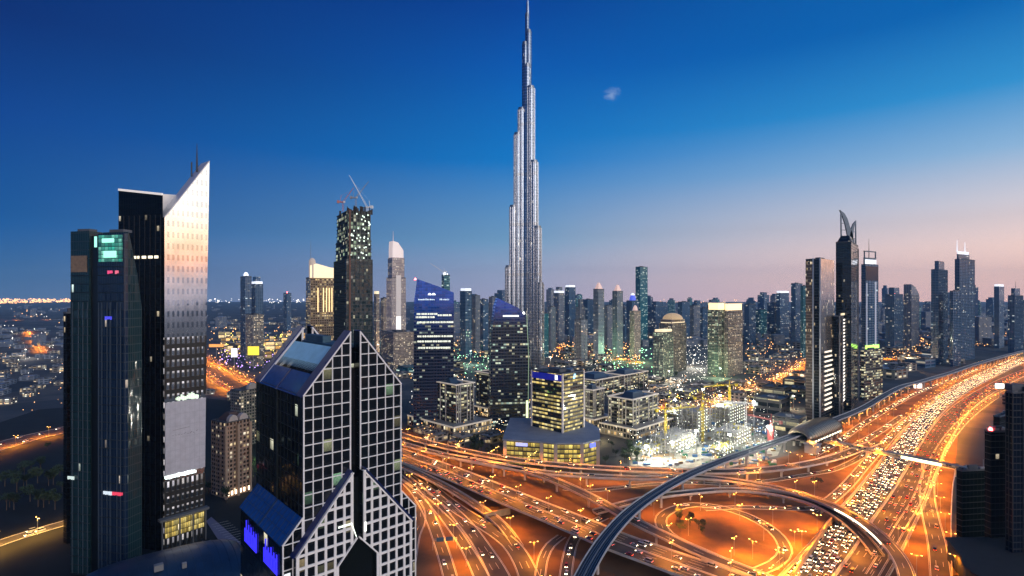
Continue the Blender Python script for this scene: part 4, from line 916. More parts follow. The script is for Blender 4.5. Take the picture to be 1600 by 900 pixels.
m = MB(); m.slabxz([(L1*.48, Hh-6), (L1*.56, Hh-6), (L1*.6, Hh-1), (L1*.52, Hh-1)], -.5, -.2); build_each(m, 'logo', mat('blue_logo_glow', (.5, .8, 1), .4, emit=(.3, .7, 1), es=1.4), T['root'])
# polygonal podium of the cube
pp = [(789, 722, 549), (846, 727, 541), (868, 731, 536), (909, 731, 536), (934, 722, 549)]
pg = [Vector((PX(x, Y), Y)) for x, _, Y in pp]; back = [Vector((PX(934, 590), 592)), Vector((PX(905, 640), 640)), Vector((PX(800, 640), 640)), Vector((PX(792, 575), 575))]
base = pg[2]; rp = empty('podium_building', (base.x, base.y, 0)); tag(rp, 'low angular podium with bright yellow glass walls below the cube office', 'podium')
loc = [(v.x-base.x, v.y-base.y) for v in pg+back]; zc = 24
m = MB(); m.prism(loc, -.5, zc); m.build('glazed_wall', Fd['podium'], rp)
ctr = Vector((sum(v[0] for v in loc)/len(loc), sum(v[1] for v in loc)/len(loc)))
m = MB(); big = [tuple(ctr+(Vector(v)-ctr)*1.05) for v in loc]; m.prism(big, zc+.02, zc+1.6); m.build('roof', mat('grey_podium_roof', (.24, .26, .30), .7, var=.12, vscale=.1), rp)
for v in loc[:5]:
    m = MB(); m.box(-1.7, 1.7, -1.9, .6, -.3, zc); o = m.build('column', mat('buff_column', (.42, .33, .27), .7), rp); o.location = (v[0], v[1], 0)
m = MB()
for k in range(4):
    v0, v1 = Vector(loc[k]), Vector(loc[k+1])
    for z in (4.6, 9.2, 13.8, 18.4): m.bar((v0.x, v0.y-.25, z), (v1.x, v1.y-.25, z), .3, .7)
    n = max(2, int((v1-v0).length/8))
    for q in range(1, n): p = v0.lerp(v1, q/n); m.box(p.x-.25, p.x+.25, p.y-.5, p.y, 0, zc)
m.build('mullion', mat('podium_mullion', (.05, .045, .04), .6), rp)
m = MB(); v0, v1 = Vector(loc[0]), Vector(loc[1]); a_, b_ = v0.lerp(v1, .3), v0.lerp(v1, .62); m.bar((a_.x, a_.y-.8, zc-3), (b_.x, b_.y-.8, zc-3), .4, 3.2); m.build('sign_panel', mat('lilac_sign_glow', (.6, .6, 1), .5, emit=(.4, .42, 1), es=1.1), rp)
v0, v1 = Vector(loc[3]), Vector(loc[4]); m = MB(); a_, b_ = v0.lerp(v1, .5), v0.lerp(v1, .85); m.bar((a_.x, a_.y-.8, zc-3.5), (b_.x, b_.y-.8, zc-3.5), .4, 4); m.build('sign_panel', mat('blue_sign_glow2', (.1, .15, .9), .5, emit=(.08, .12, 1), es=1.3), rp)

# ---- residential towers --------------------------------------------------------------------
T = tower('apartment_tower', 'shorter beige apartment tower in front of the domed one', 1021, 1036, 1052, 520, 1120, 'residgreen', 44, 'tower', fin=6, ledmat=mat('beige_fin', (.38, .33, .27), .7))
m = MB(); m.box(2, T['L1']-2, 2, T['L2']-2, T['H'], T['H']+6); m.build('lit_crown', crownlit, T['root'])
T = tower('apartment_tower', 'beige apartment tower with domed golden crown', 1030, 1050, 1072, 506, 1200, 'resid', 44, 'tower', fin=6, ledmat=MATS['beige_fin'])
m = MB(); m.box(2, T['L1']-2, 2, T['L2']-2, T['H'], T['H']+9); m.build('upper_stage', Fd['beige'], T['root'])
m = MB(); m.dome(T['L1']/2, T['L2']/2, T['L1']*.36, T['H']+9, 14, 14, 5); m.build('dome', mat('gold_dome', (.5, .38, .25), .5, emit=(1, .65, .3), es=.4), T['root'])
m = MB(); m.box(3, T['L1']-3, 1.6, 2.4, T['H']-2, T['H']+3); m.box(1.6, 2.4, 3, T['L2']-3, T['H']-2, T['H']+3); build_each(m, 'crown_light', crownlit, T['root'])
for nm, xl, xm, xr, yt in (('green lit apartment tower with bright cream crown, left one of the twin pair', 1106, 1122, 1133, 485), ('grey apartment tower with bright cream crown, right one of the twin pair', 1132, 1137, 1160, 486)):
    T = tower('apartment_tower', nm, xl, xm, xr, yt, 1150, 'residgreen' if 'green' in nm else 'resid', 40, 'tower', ledge=6.6, fin=7, ledmat=MATS['beige_fin'])
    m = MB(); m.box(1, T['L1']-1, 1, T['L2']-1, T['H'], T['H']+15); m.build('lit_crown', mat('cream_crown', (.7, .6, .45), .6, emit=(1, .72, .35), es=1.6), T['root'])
    m = MB(); m.box(-1, T['L1']+1, -1, T['L2']+1, T['H']+15, T['H']+16.5); m.build('crown_slab', lintel, T['root'])

# ---- right hand group ------------------------------------------------------------------------
Yr = 735
T = tower('curved_strip_tower', 'tower with pale vertical strips and reflective right side, leftmost of the riverside trio' if 0 else 'dark tower edged by pale vertical strips, left of the horned tower', 1259, 1281, 1303, 405, Yr, 'dark', 44, 'tower', ledge=4, ledmat=mat('strip_slab', (.06, .07, .08), .5), lw=.1)
L1, L2, Hh = T['L1'], T['L2'], T['H']
m = MB(); m.box(.4, L1, -.6, -.15, Hh*.42, Hh+1); m.build('reflective_panel', facade('bronze_mirror', (.75, .66, .58), (.85, .74, .62), 1.4, 4, .1, .1, .02, grough=.12, gmetal=.9, frough=.2, fmetal=.9), T['root'])
m = MB(); m.box(-1.2, .4, -1.2, .4, 0, Hh+1.5); m.box(-1.3, 0, L2*.42, L2*.42+1.6, 0, Hh+1.5); build_each(m, 'vertical_strip', mat('pale_strip_metal', (.55, .55, .56), .35, .5), T['root'])
m = MB(); m.box(-.7, -.15, L2*.5, L2, 0, Hh-2); m.build('side_panel', facade('brown_side', (.10, .07, .05), (.28, .20, .14), 1.5, 4, .2, .2, .06, grough=.2), T['root'])
m = MB(); rs = random.Random(4)
for k in range(13): z = 12+k*6.6; m.box(L1*.3, L1*rs.uniform(.75, .98), -1.0, -.4, z, z+2.2)
build_each(m, 'lit_floor', mat('strip_window_glow', (1, .95, .85), .5, emit=(1, .85, .65), es=1.0), T['root'])
# horned tower
Yh = 800
T = tower('horned_tower', 'tallest dark tower on the right, topped by two curved horns', 1306, 1330, 1344, 378, Yh, 'dark', 52, 'tower', ledge=4, ledmat=mat('horn_slab', (.02, .025, .035), .5), lw=.1)
L1, L2, Hh = T['L1'], T['L2'], T['H']
m = MB(); m.prism([(1, 1), (L1-1, 1), (L1-1, L2-1), (1, L2-1)], Hh, Hh+10, taper=[(3, 3), (L1-4, 3), (L1-4, L2-6), (3, L2-6)]); m.build('shoulder', Fd['dark'], T['root'])
def horn(pts, w0, w1):
    m = MB(); n = len(pts)
    for i in range(n-1):
        wa = w0+(w1-w0)*i/(n-1); m.bar(pts[i], pts[i+1], max(.4, wa*.45), max(.5, wa))
    return m
zt = lambda py: ZY(py, Yh+10)
hm = mat('horn_metal', (.04, .06, .09), .35, .5)
hu = lambda px: (px-1326)*(Yh+10)/F
def blade(pts, th=2.5):
    m = MB(); m.slabxz([(hu(x), zt(y)) for x, y in pts], -th/2, th/2); return m
for pts in ([(1336, 377), (1333, 362), (1328, 348), (1325, 338), (1320, 329), (1312.5, 323.5), (1317, 334), (1321, 346), (1324, 360), (1327, 377)], [(1328, 377), (1329, 364), (1331, 354), (1334, 346), (1339, 340.5), (1336, 350), (1334.5, 360), (1334, 377)]):
    o = blade(pts).build('horn', hm, T['root']); o.location = (L1*.45, L2*.45, 0); o.rotation_euler.z = -R(52)
m = MB(); W0 = lambda px, py: (hu(px), 0, zt(py))
m.bar(W0(1315.5, 378), W0(1315, 330), 1.6); m.bar(W0(1339, 378), W0(1338.5, 342), 1.4)
for y_ in (345, 356, 367): m.bar(W0(1315.5, y_), W0(1320+(y_-345)*.25, y_), .8); m.bar(W0(1333, y_+3), W0(1339, y_+3), .8)
o = m.build('horn_frame', hm, T['root']); o.location = (L1*.45, L2*.45, 0); o.rotation_euler.z = -R(52)
m = MB(); m.box(L1-1.2, L1+.8, -.9, .6, 0, Hh-4); build_each(m, 'vertical_strip', mat('dim_strip', (.25, .24, .24), .4, .4), T['root'])
T = tower('lit_edge_tower', 'lower dark tower with a column of white lit floors in front of the horned tower', 1303, 1312, 1329, 495, 765, 'dark', 52, 'tower')
L1, L2, Hh = T['L1'], T['L2'], T['H']
m = MB(); z = 16
while z < Hh-6: l = rs.uniform(.45, .95); m.box(L1*.35, L1*.35+L1*.5*l, -.6, -.15, z, z+2.0); z += 4.9
build_each(m, 'lit_floor', mat('white_floor_glow', (1, .97, .9), .5, emit=(1, .9, .75), es=1.5), T['root'])
m = MB(); m.box(-.6, .9, -.8, .8, 0, Hh+1); m.box(L1*.28, L1*.34, -.8, -.1, 0, Hh+1); build_each(m, 'vertical_strip', MATS['dim_strip'], T['root'])
m = MB(); m.box(L1*.3, L1*.9, -.3, 2, Hh+1.3, Hh+4); m.build('lit_crown', crownlit, T['root'])
# crowned tower
Yq = 905
T = tower('notched_tower', 'blue tower with open framed crown and thin mast, right of the horned tower', 1346, 1352, 1372, 413, Yq, 'farblue', 30, 'tower', fin=9, ledmat=mat('strip_blue', (.10, .14, .2), .5), par=.5)
L1, L2, Hh = T['L1'], T['L2'], T['H']; zt = lambda py: ZY(py, Yq)
m = MB(); m.box(2, L1-2, 2, L2-2, zt(413), zt(402)); m.box(2, 3.5, 2, 3.5, zt(402), zt(392)); m.box(L1-3.5, L1-2, 2, 3.5, zt(402), zt(392)); m.box(2, L1-2, 2, 3.4, zt(393), zt(391.4)); m.box(2, 3.4, 3.41, L2-2, zt(393), zt(391.4)); m.build('crown_frame', mat('crown_frame_blue', (.12, .16, .2), .5), T['root'])
m = MB(); m.box(3, L1-3, 1.4, 1.9, zt(412), zt(405)); build_each(m, 'crown_light', crownwht, T['root'])
mast(T, L1*.4, L2*.4, zt(402), zt(372), .7, darkm)
m = MB(); m.box(1, L1-1, -.5, -.1, zt(438), zt(416)); m.build('dark_panel', mat('navy_panel', (.008, .014, .035), .15), T['root'])
m = MB(); m.box(-.5, L1+.3, -1.6, -.2, zt(548), zt(540)); m.build('green_light_band', mat('green_band_glow', (.6, 1, .2), .5, emit=(.45, 1, .12), es=2.2), T['root'])
m = MB(); m.box(L1*.72, L1*.82, -.9, -.1, zt(560), zt(440)); m.box(L1*.05, L1*.12, -.9, -.1, zt(540), zt(442)); build_each(m, 'lit_strip', mat('white_strip', (.6, .62, .7), .5, emit=(.7, .8, 1), es=.12), T['root'])
tower('flat_block', 'dark glazed block with bright window patches at the foot of the notched tower', 1344, 1350, 1379, 548, 880, 'office', 30, 'tower')
# far right cluster
def far(label, xl, xm, xr, yt, Y, sty='farblue', ang=40, name='tower', crown=None, **k):
    q = random.Random(label); k.setdefault('fin', q.choice((0, 7, 9, 12))); k.setdefault('ledge', q.choice((0, 12, 20, 32))); k.setdefault('ledmat', mat('far_trim_%s' % sty, {'farblue': (.06, .11, .18), 'farteal': (.05, .16, .18)}.get(sty, (.28, .28, .29)), .6)); k.setdefault('lw', .6)
    T = tower(name, label, xl, xm, xr, yt, Y, sty, ang, 'tower', **k); L1, L2, Hh = T['L1'], T['L2'], T['H']
    if crown:
        for c in crown.split():
            if c == 'white': m = MB(); m.box(1, L1-1, 1, L2-1, Hh, Hh+8); m.build('lit_crown', crownwht, T['root'])
            if c == 'cream': m = MB(); m.box(1, L1-1, 1, L2-1, Hh, Hh+9); m.build('lit_crown', crownlit, T['root'])
            if c == 'pink': m = MB(); m.prism([(2, 2), (L1-2, 2), (L1-2, L2-2), (2, L2-2)], Hh, Hh+18, taper=[(L1*.4, L2*.4), (L1*.6, L2*.4), (L1*.6, L2*.6), (L1*.4, L2*.6)]); m.build('lit_crown', crownpk, T['root'])
            if c == 'step': m = MB(); m.box(L1*.2, L1*.8, L2*.2, L2*.8, Hh, Hh+22); m.build('upper_stage', Fd[sty], T['root'])
            if c == 'ball': beacon(T, L1*.5, L2*.5, Hh+3, 6, mat('ball_glow', (1, 1, 1), .5, emit=(.9, .95, 1), es=2.2))
            if c == 'mast': mast(T, L1*.5, L2*.5, Hh, Hh+45, 1.1)
            if c == 'red': beacon(T, L1*.3, L2*.3, Hh+2, 2.6)
            if c == 'dome': m = MB(); m.dome(L1/2, L2/2, min(L1, L2)*.45, Hh, 16, 12, 4); m.build('dome', crownpk, T['root'])
            if c == 'slope': m = MB(); m.slabxz([(0, Hh), (L1, Hh), (L1, Hh+5), (L1*.5, Hh+30), (0, Hh+38)], 0, L2); m.build('sloping_top', Fd[sty], T['root'])
            if c == 'arc': m = MB(); m.dome(L1/2, L2/2, min(L1, L2)*.5, Hh, 22, 14, 5); m.build('arc_crown', mat('blue_arc_glow', (.1, .15, .6), .5, emit=(.1, .15, .9), es=.7), T['root']); m = MB(); m.dome(L1/2, L2/2, min(L1, L2)*.3, Hh+18, 7, 14, 4); m.build('arc_light', crownwht, T['root'])
    return T
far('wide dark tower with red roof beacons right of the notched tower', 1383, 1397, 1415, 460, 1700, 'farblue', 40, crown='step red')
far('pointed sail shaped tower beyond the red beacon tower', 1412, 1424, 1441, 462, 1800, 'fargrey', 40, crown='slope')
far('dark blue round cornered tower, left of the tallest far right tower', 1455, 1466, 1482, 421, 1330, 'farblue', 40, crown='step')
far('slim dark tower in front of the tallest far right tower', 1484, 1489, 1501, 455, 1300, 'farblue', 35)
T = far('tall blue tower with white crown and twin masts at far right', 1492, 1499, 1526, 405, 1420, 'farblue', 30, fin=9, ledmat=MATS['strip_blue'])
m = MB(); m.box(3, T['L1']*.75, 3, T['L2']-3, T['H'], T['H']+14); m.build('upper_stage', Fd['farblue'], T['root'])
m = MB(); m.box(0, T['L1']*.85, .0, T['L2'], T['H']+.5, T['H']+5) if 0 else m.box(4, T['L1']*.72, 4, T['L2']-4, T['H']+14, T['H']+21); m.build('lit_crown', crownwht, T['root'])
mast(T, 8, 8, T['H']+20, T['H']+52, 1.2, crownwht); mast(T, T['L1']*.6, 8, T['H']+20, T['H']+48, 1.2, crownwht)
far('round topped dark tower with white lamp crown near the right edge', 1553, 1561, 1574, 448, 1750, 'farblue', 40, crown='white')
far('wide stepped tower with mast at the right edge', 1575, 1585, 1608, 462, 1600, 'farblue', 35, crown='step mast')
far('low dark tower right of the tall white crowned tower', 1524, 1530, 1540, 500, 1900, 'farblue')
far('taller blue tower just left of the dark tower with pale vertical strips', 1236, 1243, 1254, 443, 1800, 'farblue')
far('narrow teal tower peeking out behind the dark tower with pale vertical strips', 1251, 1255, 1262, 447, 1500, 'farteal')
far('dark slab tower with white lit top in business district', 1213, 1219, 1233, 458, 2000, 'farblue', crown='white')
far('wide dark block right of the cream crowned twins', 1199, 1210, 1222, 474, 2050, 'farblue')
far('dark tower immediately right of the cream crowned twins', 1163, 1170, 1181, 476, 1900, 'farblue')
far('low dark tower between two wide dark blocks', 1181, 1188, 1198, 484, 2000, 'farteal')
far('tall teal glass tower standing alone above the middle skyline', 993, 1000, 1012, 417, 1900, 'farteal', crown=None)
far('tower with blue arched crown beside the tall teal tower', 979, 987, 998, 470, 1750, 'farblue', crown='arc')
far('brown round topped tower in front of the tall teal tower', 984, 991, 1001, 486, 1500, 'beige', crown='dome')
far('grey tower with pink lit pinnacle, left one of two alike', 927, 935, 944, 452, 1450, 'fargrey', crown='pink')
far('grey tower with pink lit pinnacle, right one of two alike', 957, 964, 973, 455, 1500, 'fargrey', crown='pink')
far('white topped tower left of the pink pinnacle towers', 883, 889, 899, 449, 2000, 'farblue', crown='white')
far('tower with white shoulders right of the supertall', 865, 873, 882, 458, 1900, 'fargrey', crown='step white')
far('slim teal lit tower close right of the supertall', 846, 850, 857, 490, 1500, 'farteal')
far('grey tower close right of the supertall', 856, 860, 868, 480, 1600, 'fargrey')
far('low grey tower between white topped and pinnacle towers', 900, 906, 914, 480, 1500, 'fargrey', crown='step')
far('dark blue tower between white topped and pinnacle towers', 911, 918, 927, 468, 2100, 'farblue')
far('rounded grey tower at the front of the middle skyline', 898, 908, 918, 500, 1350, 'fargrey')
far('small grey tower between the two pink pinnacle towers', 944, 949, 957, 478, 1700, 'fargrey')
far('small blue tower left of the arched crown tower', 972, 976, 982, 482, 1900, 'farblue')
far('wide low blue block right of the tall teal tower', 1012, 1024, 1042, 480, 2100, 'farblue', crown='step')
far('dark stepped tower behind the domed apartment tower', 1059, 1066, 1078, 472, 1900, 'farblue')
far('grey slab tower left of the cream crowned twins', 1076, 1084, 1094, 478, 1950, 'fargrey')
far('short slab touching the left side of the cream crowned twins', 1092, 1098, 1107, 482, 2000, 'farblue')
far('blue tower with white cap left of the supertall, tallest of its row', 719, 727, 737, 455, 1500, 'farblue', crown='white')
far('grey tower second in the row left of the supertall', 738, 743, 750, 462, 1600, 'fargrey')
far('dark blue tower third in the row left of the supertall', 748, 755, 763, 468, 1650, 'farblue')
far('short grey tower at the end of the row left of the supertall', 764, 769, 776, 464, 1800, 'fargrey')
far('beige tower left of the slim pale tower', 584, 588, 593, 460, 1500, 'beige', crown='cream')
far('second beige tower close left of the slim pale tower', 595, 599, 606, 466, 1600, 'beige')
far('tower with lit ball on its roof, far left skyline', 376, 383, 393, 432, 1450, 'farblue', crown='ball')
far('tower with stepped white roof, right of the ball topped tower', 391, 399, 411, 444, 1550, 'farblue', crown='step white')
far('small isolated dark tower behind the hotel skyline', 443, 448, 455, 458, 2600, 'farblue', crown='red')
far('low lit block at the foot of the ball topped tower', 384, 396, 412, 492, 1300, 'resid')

rq = random.Random(91)
far_mb = {}
for k in range(46):
    zone = rq.choice(('left', 'mid', 'mid', 'right', 'right')); lo, hi, lab = {'left': (700, 790, 'left of the supertall'), 'mid': (845, 1250, 'between the supertall and the horned tower'), 'right': (1378, 1610, 'right of the horned tower')}[zone]
    Y = rq.uniform(2300, 4600); px = rq.uniform(lo, hi); H_ = rq.uniform(90, 190)*(1 if rq.random() < .85 else 1.25); W_ = rq.uniform(26, 52); D_ = rq.uniform(26, 48)
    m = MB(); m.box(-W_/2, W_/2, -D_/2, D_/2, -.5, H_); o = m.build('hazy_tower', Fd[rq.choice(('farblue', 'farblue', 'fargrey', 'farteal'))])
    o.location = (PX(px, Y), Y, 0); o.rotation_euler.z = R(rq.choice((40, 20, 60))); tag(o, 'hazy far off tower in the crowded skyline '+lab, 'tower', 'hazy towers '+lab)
    m = MB(); m.box(-W_*.3, W_*.3, -D_*.3, D_*.3, H_, H_+rq.uniform(5, 22)); m.build('upper_stage', Fd['farblue'], o)
# ---- brown residential block with arches, and its neighbour ------------------------------------
T = tower('arched_apartment_block', 'brown floodlit apartment block with arched roof gables', 331, 352, 390, 662, 455, facade('brown_apartment_wall', (.03, .025, .02), (.34, .22, .15), 3, 3.5, .35, .35, .13, es=1.2), 58, 'apartment block', ledge=3.5, fin=6, ledmat=mat('brown_slab', (.36, .25, .18), .7), lw=.3)
L1, L2, Hh = T['L1'], T['L2'], T['H']
for x in (L1*.3, L1*.72):
    m = MB(); m.slabxz([(x+4*math.cos(math.pi*i/10), Hh+1.2+5*math.sin(math.pi*i/10)) for i in range(11)][::-1], -1.2, 3); m.build('arched_gable', mat('pale_gable', (.45, .38, .34), .6), T['root'])
m = MB(); m.prism([(3, 3), (L1-3, 3), (L1-3, L2-3), (3, L2-3)], Hh+1, Hh+7, taper=[(8, 7), (L1-8, 7), (L1-8, L2-7), (8, L2-7)]); m.build('hipped_roof', mat('brown_tile_roof', (.09, .05, .04), .8), T['root'])
m = MB(); [m.cyl(L1*q, -1.2, 1.3, 0, Hh-2, 8) for q in (.0, .5, 1.0)]; build_each(m, 'round_bay', mat('brown_bay', (.38, .26, .18), .7), T['root'])
m = MB(); [m.box(L1*q, L1*q+1.4, -1.8, -1.2, 2, 5.5) for q in (.05, .2, .35, .55, .7, .9)]; build_each(m, 'entrance_light', mat('entrance_glow', (1, .8, .6), .5, emit=(1, .75, .5), es=3), T['root'])
T = tower('arched_apartment_block', 'dark grey apartment block with one arched gable behind the brown block', 360, 376, 412, 612, 610, 'resid', 62, 'apartment block', ledge=3.6)
m = MB(); m.slabxz([(T['L1']*.5+6*math.cos(math.pi*i/10), T['H']+1.2+7*math.sin(math.pi*i/10)) for i in range(11)][::-1], -1, 3); m.build('arched_gable', MATS['pale_gable'], T['root'])

# ---- shadowed blocks at the right edge --------------------------------------------------------
T = tower('shadow_block', 'black green office block at the right end of the footbridge', 1496, 1503, 1548, 737, 372, facade('black_green_wall', (.004, .007, .005), (.006, .01, .007), 3, 4, .2, .2, .0, ior=1.15), 8, 'building')
T = tower('shadow_block', 'black tower block with red roof lamp, second from the right edge', 1543, 1548, 1582, 676, 350, facade('black_brown_wall', (.006, .006, .008), (.01, .009, .01), 3, 4, .2, .2, .008, ior=1.15), 6, 'building')
beacon(T, 1, 1, T['H']+1.5, 1.1)
T = tower('shadow_block', 'dark navy tower block at the right edge of the view', 1577, 1582, 1660, 615, 330, facade('black_navy_wall', (.004, .008, .018), (.008, .012, .024), 2.4, 4, .25, .2, .0, ior=1.2), 4, 'building', fin=6, ledmat=mat('navy_fin', (.01, .014, .025), .5))
m = MB(); m.box(3, 12, 3, 8, T['H']+1, T['H']+5); build_each(m, 'rooftop_unit', roofm, T['root'])
tower('shadow_block', 'dark building with blue roof beyond the black tower block', 1552, 1562, 1600, 652, 520, 'black', 30, 'building', roof=mat('slate_blue_roof', (.05, .08, .12), .6))
for o in [o for o in scn.objects if o.name.startswith('shadow_block')]:
    q = random.Random(o.name); rf = [c for c in o.children if c.name.startswith('roof')][0]; zt_ = max(v.co.z for v in rf.data.vertices)
    fc = [c for c in o.children if c.name.startswith('glass')][0]; mx_ = max(v.co.x for v in fc.data.vertices); my_ = max(v.co.y for v in fc.data.vertices)
    for k in range(6): m = MB(); x, y = q.uniform(.1, .8)*mx_, q.uniform(.1, .8)*my_; m.box(x, x+q.uniform(1.5, 3), y, y+q.uniform(1.5, 3), zt_-1.1, zt_+q.uniform(.3, 1.8)); m.build('cooling_unit', steel, rf)
    m = MB(); m.cyl(mx_*.8, my_*.3, .15, zt_-1, zt_+6, 6); m.build('aerial', steel, rf)
    m = MB(); [m.box(-.2, mx_+.2, -.2, my_+.2, z, z+.3) for z in range(4, int(zt_)-2, 4)]; m.build('floor_slab', mat('shadow_slab', (.02, .022, .024), .5), o)
Yp = 300; pd = empty('curved_podium', (PX(1650, Yp), Yp, 0)); tag(pd, 'olive curved podium roof at the bottom right corner', 'podium')
pts = []
for i in range(13):
    a_ = R(150+i*9); pts.append((62*math.cos(a_)+22, 34*math.sin(a_)+6))
pts += [(60, -28), (60, 50), (-20, 50)]
zz = 13; m = MB(); m.prism(pts, -.5, zz); m.build('curved_wall', mat('olive_wall', (.03, .026, .01), .8, var=.2), pd)
m = MB(); m.prism([(x*1.02, y*1.02) for x, y in pts], zz+.02, zz+1.2); m.build('roof', mat('olive_roof', (.012, .012, .014), .9, var=.2), pd)
m = MB(); m.dome(-30, -6, 1.0, zz+1.2, 1.8, 8, 3); m.build('beacon', redl, pd)

# ------------------------------------------------------------------ left distance: highways
def lit_road(pts, w_): surface_road('left%d' % len(ROADS), w_, pts, 4)
lit_road([(-60, 715), (0, 697), (50, 683), (100, 672), (160, 655), (240, 630)], 34)
lit_road([(-80, 880), (0, 849), (52, 832), (104, 817), (150, 804)], 12)
lit_road([(290, 540), (325, 560), (360, 577), (400, 598), (440, 622), (500, 655), (560, 690)], 26)
lit_road([(300, 560), (330, 590), (370, 615)], 14)
lit_road([(-40, 500), (60, 500), (200, 497), (330, 496)], 26)
lit_road([(45, 518), (60, 535), (70, 552)], 14)
lit_road([(1096, 634), (1140, 618), (1180, 606), (1220, 588), (1262, 560)], 16)
lit_road([(1000, 640), (1060, 632), (1110, 640), (1180, 636), (1250, 640)], 14)
lit_road([(860, 540), (930, 552), (1000, 566)], 20)
lit_road([(1380, 560), (1420, 556), (1460, 550)], 20)
sheet('car_park', gp([(322, 815), (330, 808), (378, 850), (378, 880), (350, 858)]), .3, mat('mauve_paving', (.20, .17, .22), .7, var=.1))
mk = MB()
for i in range(12):
    p = G(330+i*3.6, 820+i*3.2, .35); mk.bar((p.x, p.y, .36), (p.x+9, p.y+7, .36), .25, .02)
tag(mk.build('road_marking', markm), kind='structure')

# ------------------------------------------------------------------ city fabric
PROT = []
def block_proto(kind):
    m = MB(); r_ = random.Random(kind)
    w_, d_, h_ = 10, 10, 10
    m.box(-5, 5, -5, 5, -.3, 10, 0); m.box(-5.2, 5.2, -5.2, -4.7, 10, 10.6, 1); m.box(-5.2, 5.2, 4.7, 5.2, 10, 10.6, 1); m.box(-5.2, -4.7, -4.69, 4.69, 10, 10.6, 1); m.box(4.7, 5.2, -4.69, 4.69, 10, 10.6, 1)
    for k in range(2+kind % 3): x, y = r_.uniform(-4, 2.5), r_.uniform(-4, 2.5); m.box(x, x+r_.uniform(.8, 2.2), y, y+r_.uniform(.8, 2.2), 10.0, 10+r_.uniform(.7, 2.4), 2)
    if kind % 2: m.box(-6.4, -5.02, -3, 3, -.3, 6, 0)
    return m
def fabric(name, cat, group, labels, poly_px, n, mats, hr, sr, seed, ang=None, mind=1.15, ylim=None):
    r_ = random.Random(seed); xs = [p[0] for p in poly_px]; ys = [p[1] for p in poly_px]; put = []; t = 0
    W_ = [G(*p).to_2d() for p in poly_px]
    def inside(p):
        c = False; j = len(W_)-1
        for i in range(len(W_)):
            if (W_[i].y > p.y) != (W_[j].y > p.y) and p.x < (W_[j].x-W_[i].x)*(p.y-W_[i].y)/(W_[j].y-W_[i].y)+W_[i].x: c = not c
            j = i
        return c
    protos = []
    for k in range(4):
        for mm in mats:
            protos.append(block_proto(k+seed).mesh(name, [Fd[mm] if isinstance(mm, str) else mm, conc_d, roofm if k % 2 else roofl]))
    while len(put) < n and t < n*60:
        t += 1
        p = G(r_.uniform(min(xs), max(xs)), r_.uniform(min(ys), max(ys))).to_2d()
        if not inside(p): continue
        s = r_.uniform(*sr)
        if any((p-q).length < (s+u)*.5*mind*1.25 for q, u in put) or near_road(p, s*.62): continue
        put.append((p, s)); o = bpy.data.objects.new(name, r_.choice(protos)); COL.objects.link(o)
        o.location = (p.x, p.y, 0); o.scale = (s/10*r_.uniform(.8, 1), s/10*r_.uniform(.8, 1), r_.uniform(*hr)/10); o.rotation_euler.z = R((ang if ang is not None else r_.uniform(0, 90))+r_.choice((0, 90)))
        tag(o, r_.choice(labels) if not isinstance(labels, str) else labels, cat, group)
    return put
RP = []
for k, (fr, w_, z) in ROADS.items():
    for p, t, n in fr[::2]: RP.append((p.x, p.y, w_/2))
for p, t, n in mfr[::2]: RP.append((p.x+mbase.x, p.y+mbase.y, 6))
import collections
GRID = collections.defaultdict(list)
for x, y, h in RP: GRID[(int(x//60), int(y//60))].append((x, y, h))
def near_road(p, s):
    gx, gy = int(p.x//60), int(p.y//60)
    for i in (-1, 0, 1):
        for j in (-1, 0, 1):
            for x, y, h in GRID.get((gx+i, gy+j), ()):
                if (p.x-x)**2+(p.y-y)**2 < (h+s+2)**2: return True
    return False
BUILT = [(o.location.x, o.location.y) for o in scn.objects if o.parent is None and o.get('category') in ('tower', 'office block', 'office tower', 'podium', 'hotel', 'skyscraper', 'hall')]

fabric('low_house', 'house', 'villas in the dark district on the left', 'small flat roofed villa in the dark district left of the teal tower', [(-10, 640), (105, 600), (105, 520), (-10, 512)], 60, ['street', 'fargrey'], (5, 12), (14, 30), 21, 20)
fabric('low_house', 'house', 'villas between blade tower and gold hotel', 'flat roofed low building between the blade tower and the gold hotel', [(330, 515), (520, 515), (520, 498), (330, 498)], 22, ['street'], (7, 18), (30, 60), 22, 20)
fabric('mall_block', 'shopping building', 'lit shopping buildings behind the gabled tower', 'brightly lit shop building behind the gabled tower', [(345, 560), (470, 560), (470, 524), (345, 524)], 26, ['mall'], (12, 26), (26, 48), 23, 30)
fabric('low_block', 'low building', 'low buildings between the gabled tower and slim pale tower', 'low teal roofed building in front of the slim pale tower', [(585, 600), (645, 600), (645, 530), (585, 530)], 14, ['street', 'farteal'], (8, 20), (35, 60), 24, 40)
fabric('low_block', 'low building', 'low buildings behind the office blocks', 'low lit building in the quarter behind the office blocks', [(700, 590), (960, 590), (960, 540), (700, 540)], 34, ['street', 'office'], (8, 20), (24, 44), 25, 45)
fabric('low_block', 'low building', 'low buildings at the foot of the far skyline', 'low building at the foot of the far middle skyline', [(840, 538), (1200, 538), (1200, 516), (840, 516)], 40, ['street', 'fargrey'], (10, 34), (36, 70), 26, 45)
fabric('low_block', 'low building', 'low buildings right of the twin apartment towers', 'low orange lit building right of the cream crowned twins', [(1165, 590), (1256, 590), (1256, 545), (1165, 545)], 16, ['street'], (8, 22), (26, 46), 27, 45)
fabric('low_block', 'low building', 'low buildings north of the building site', 'low building between the building site and the apartment towers', [(985, 650), (1180, 640), (1180, 600), (1000, 596)], 16, ['street', 'office', 'beige'], (6, 16), (24, 44), 35, 45)
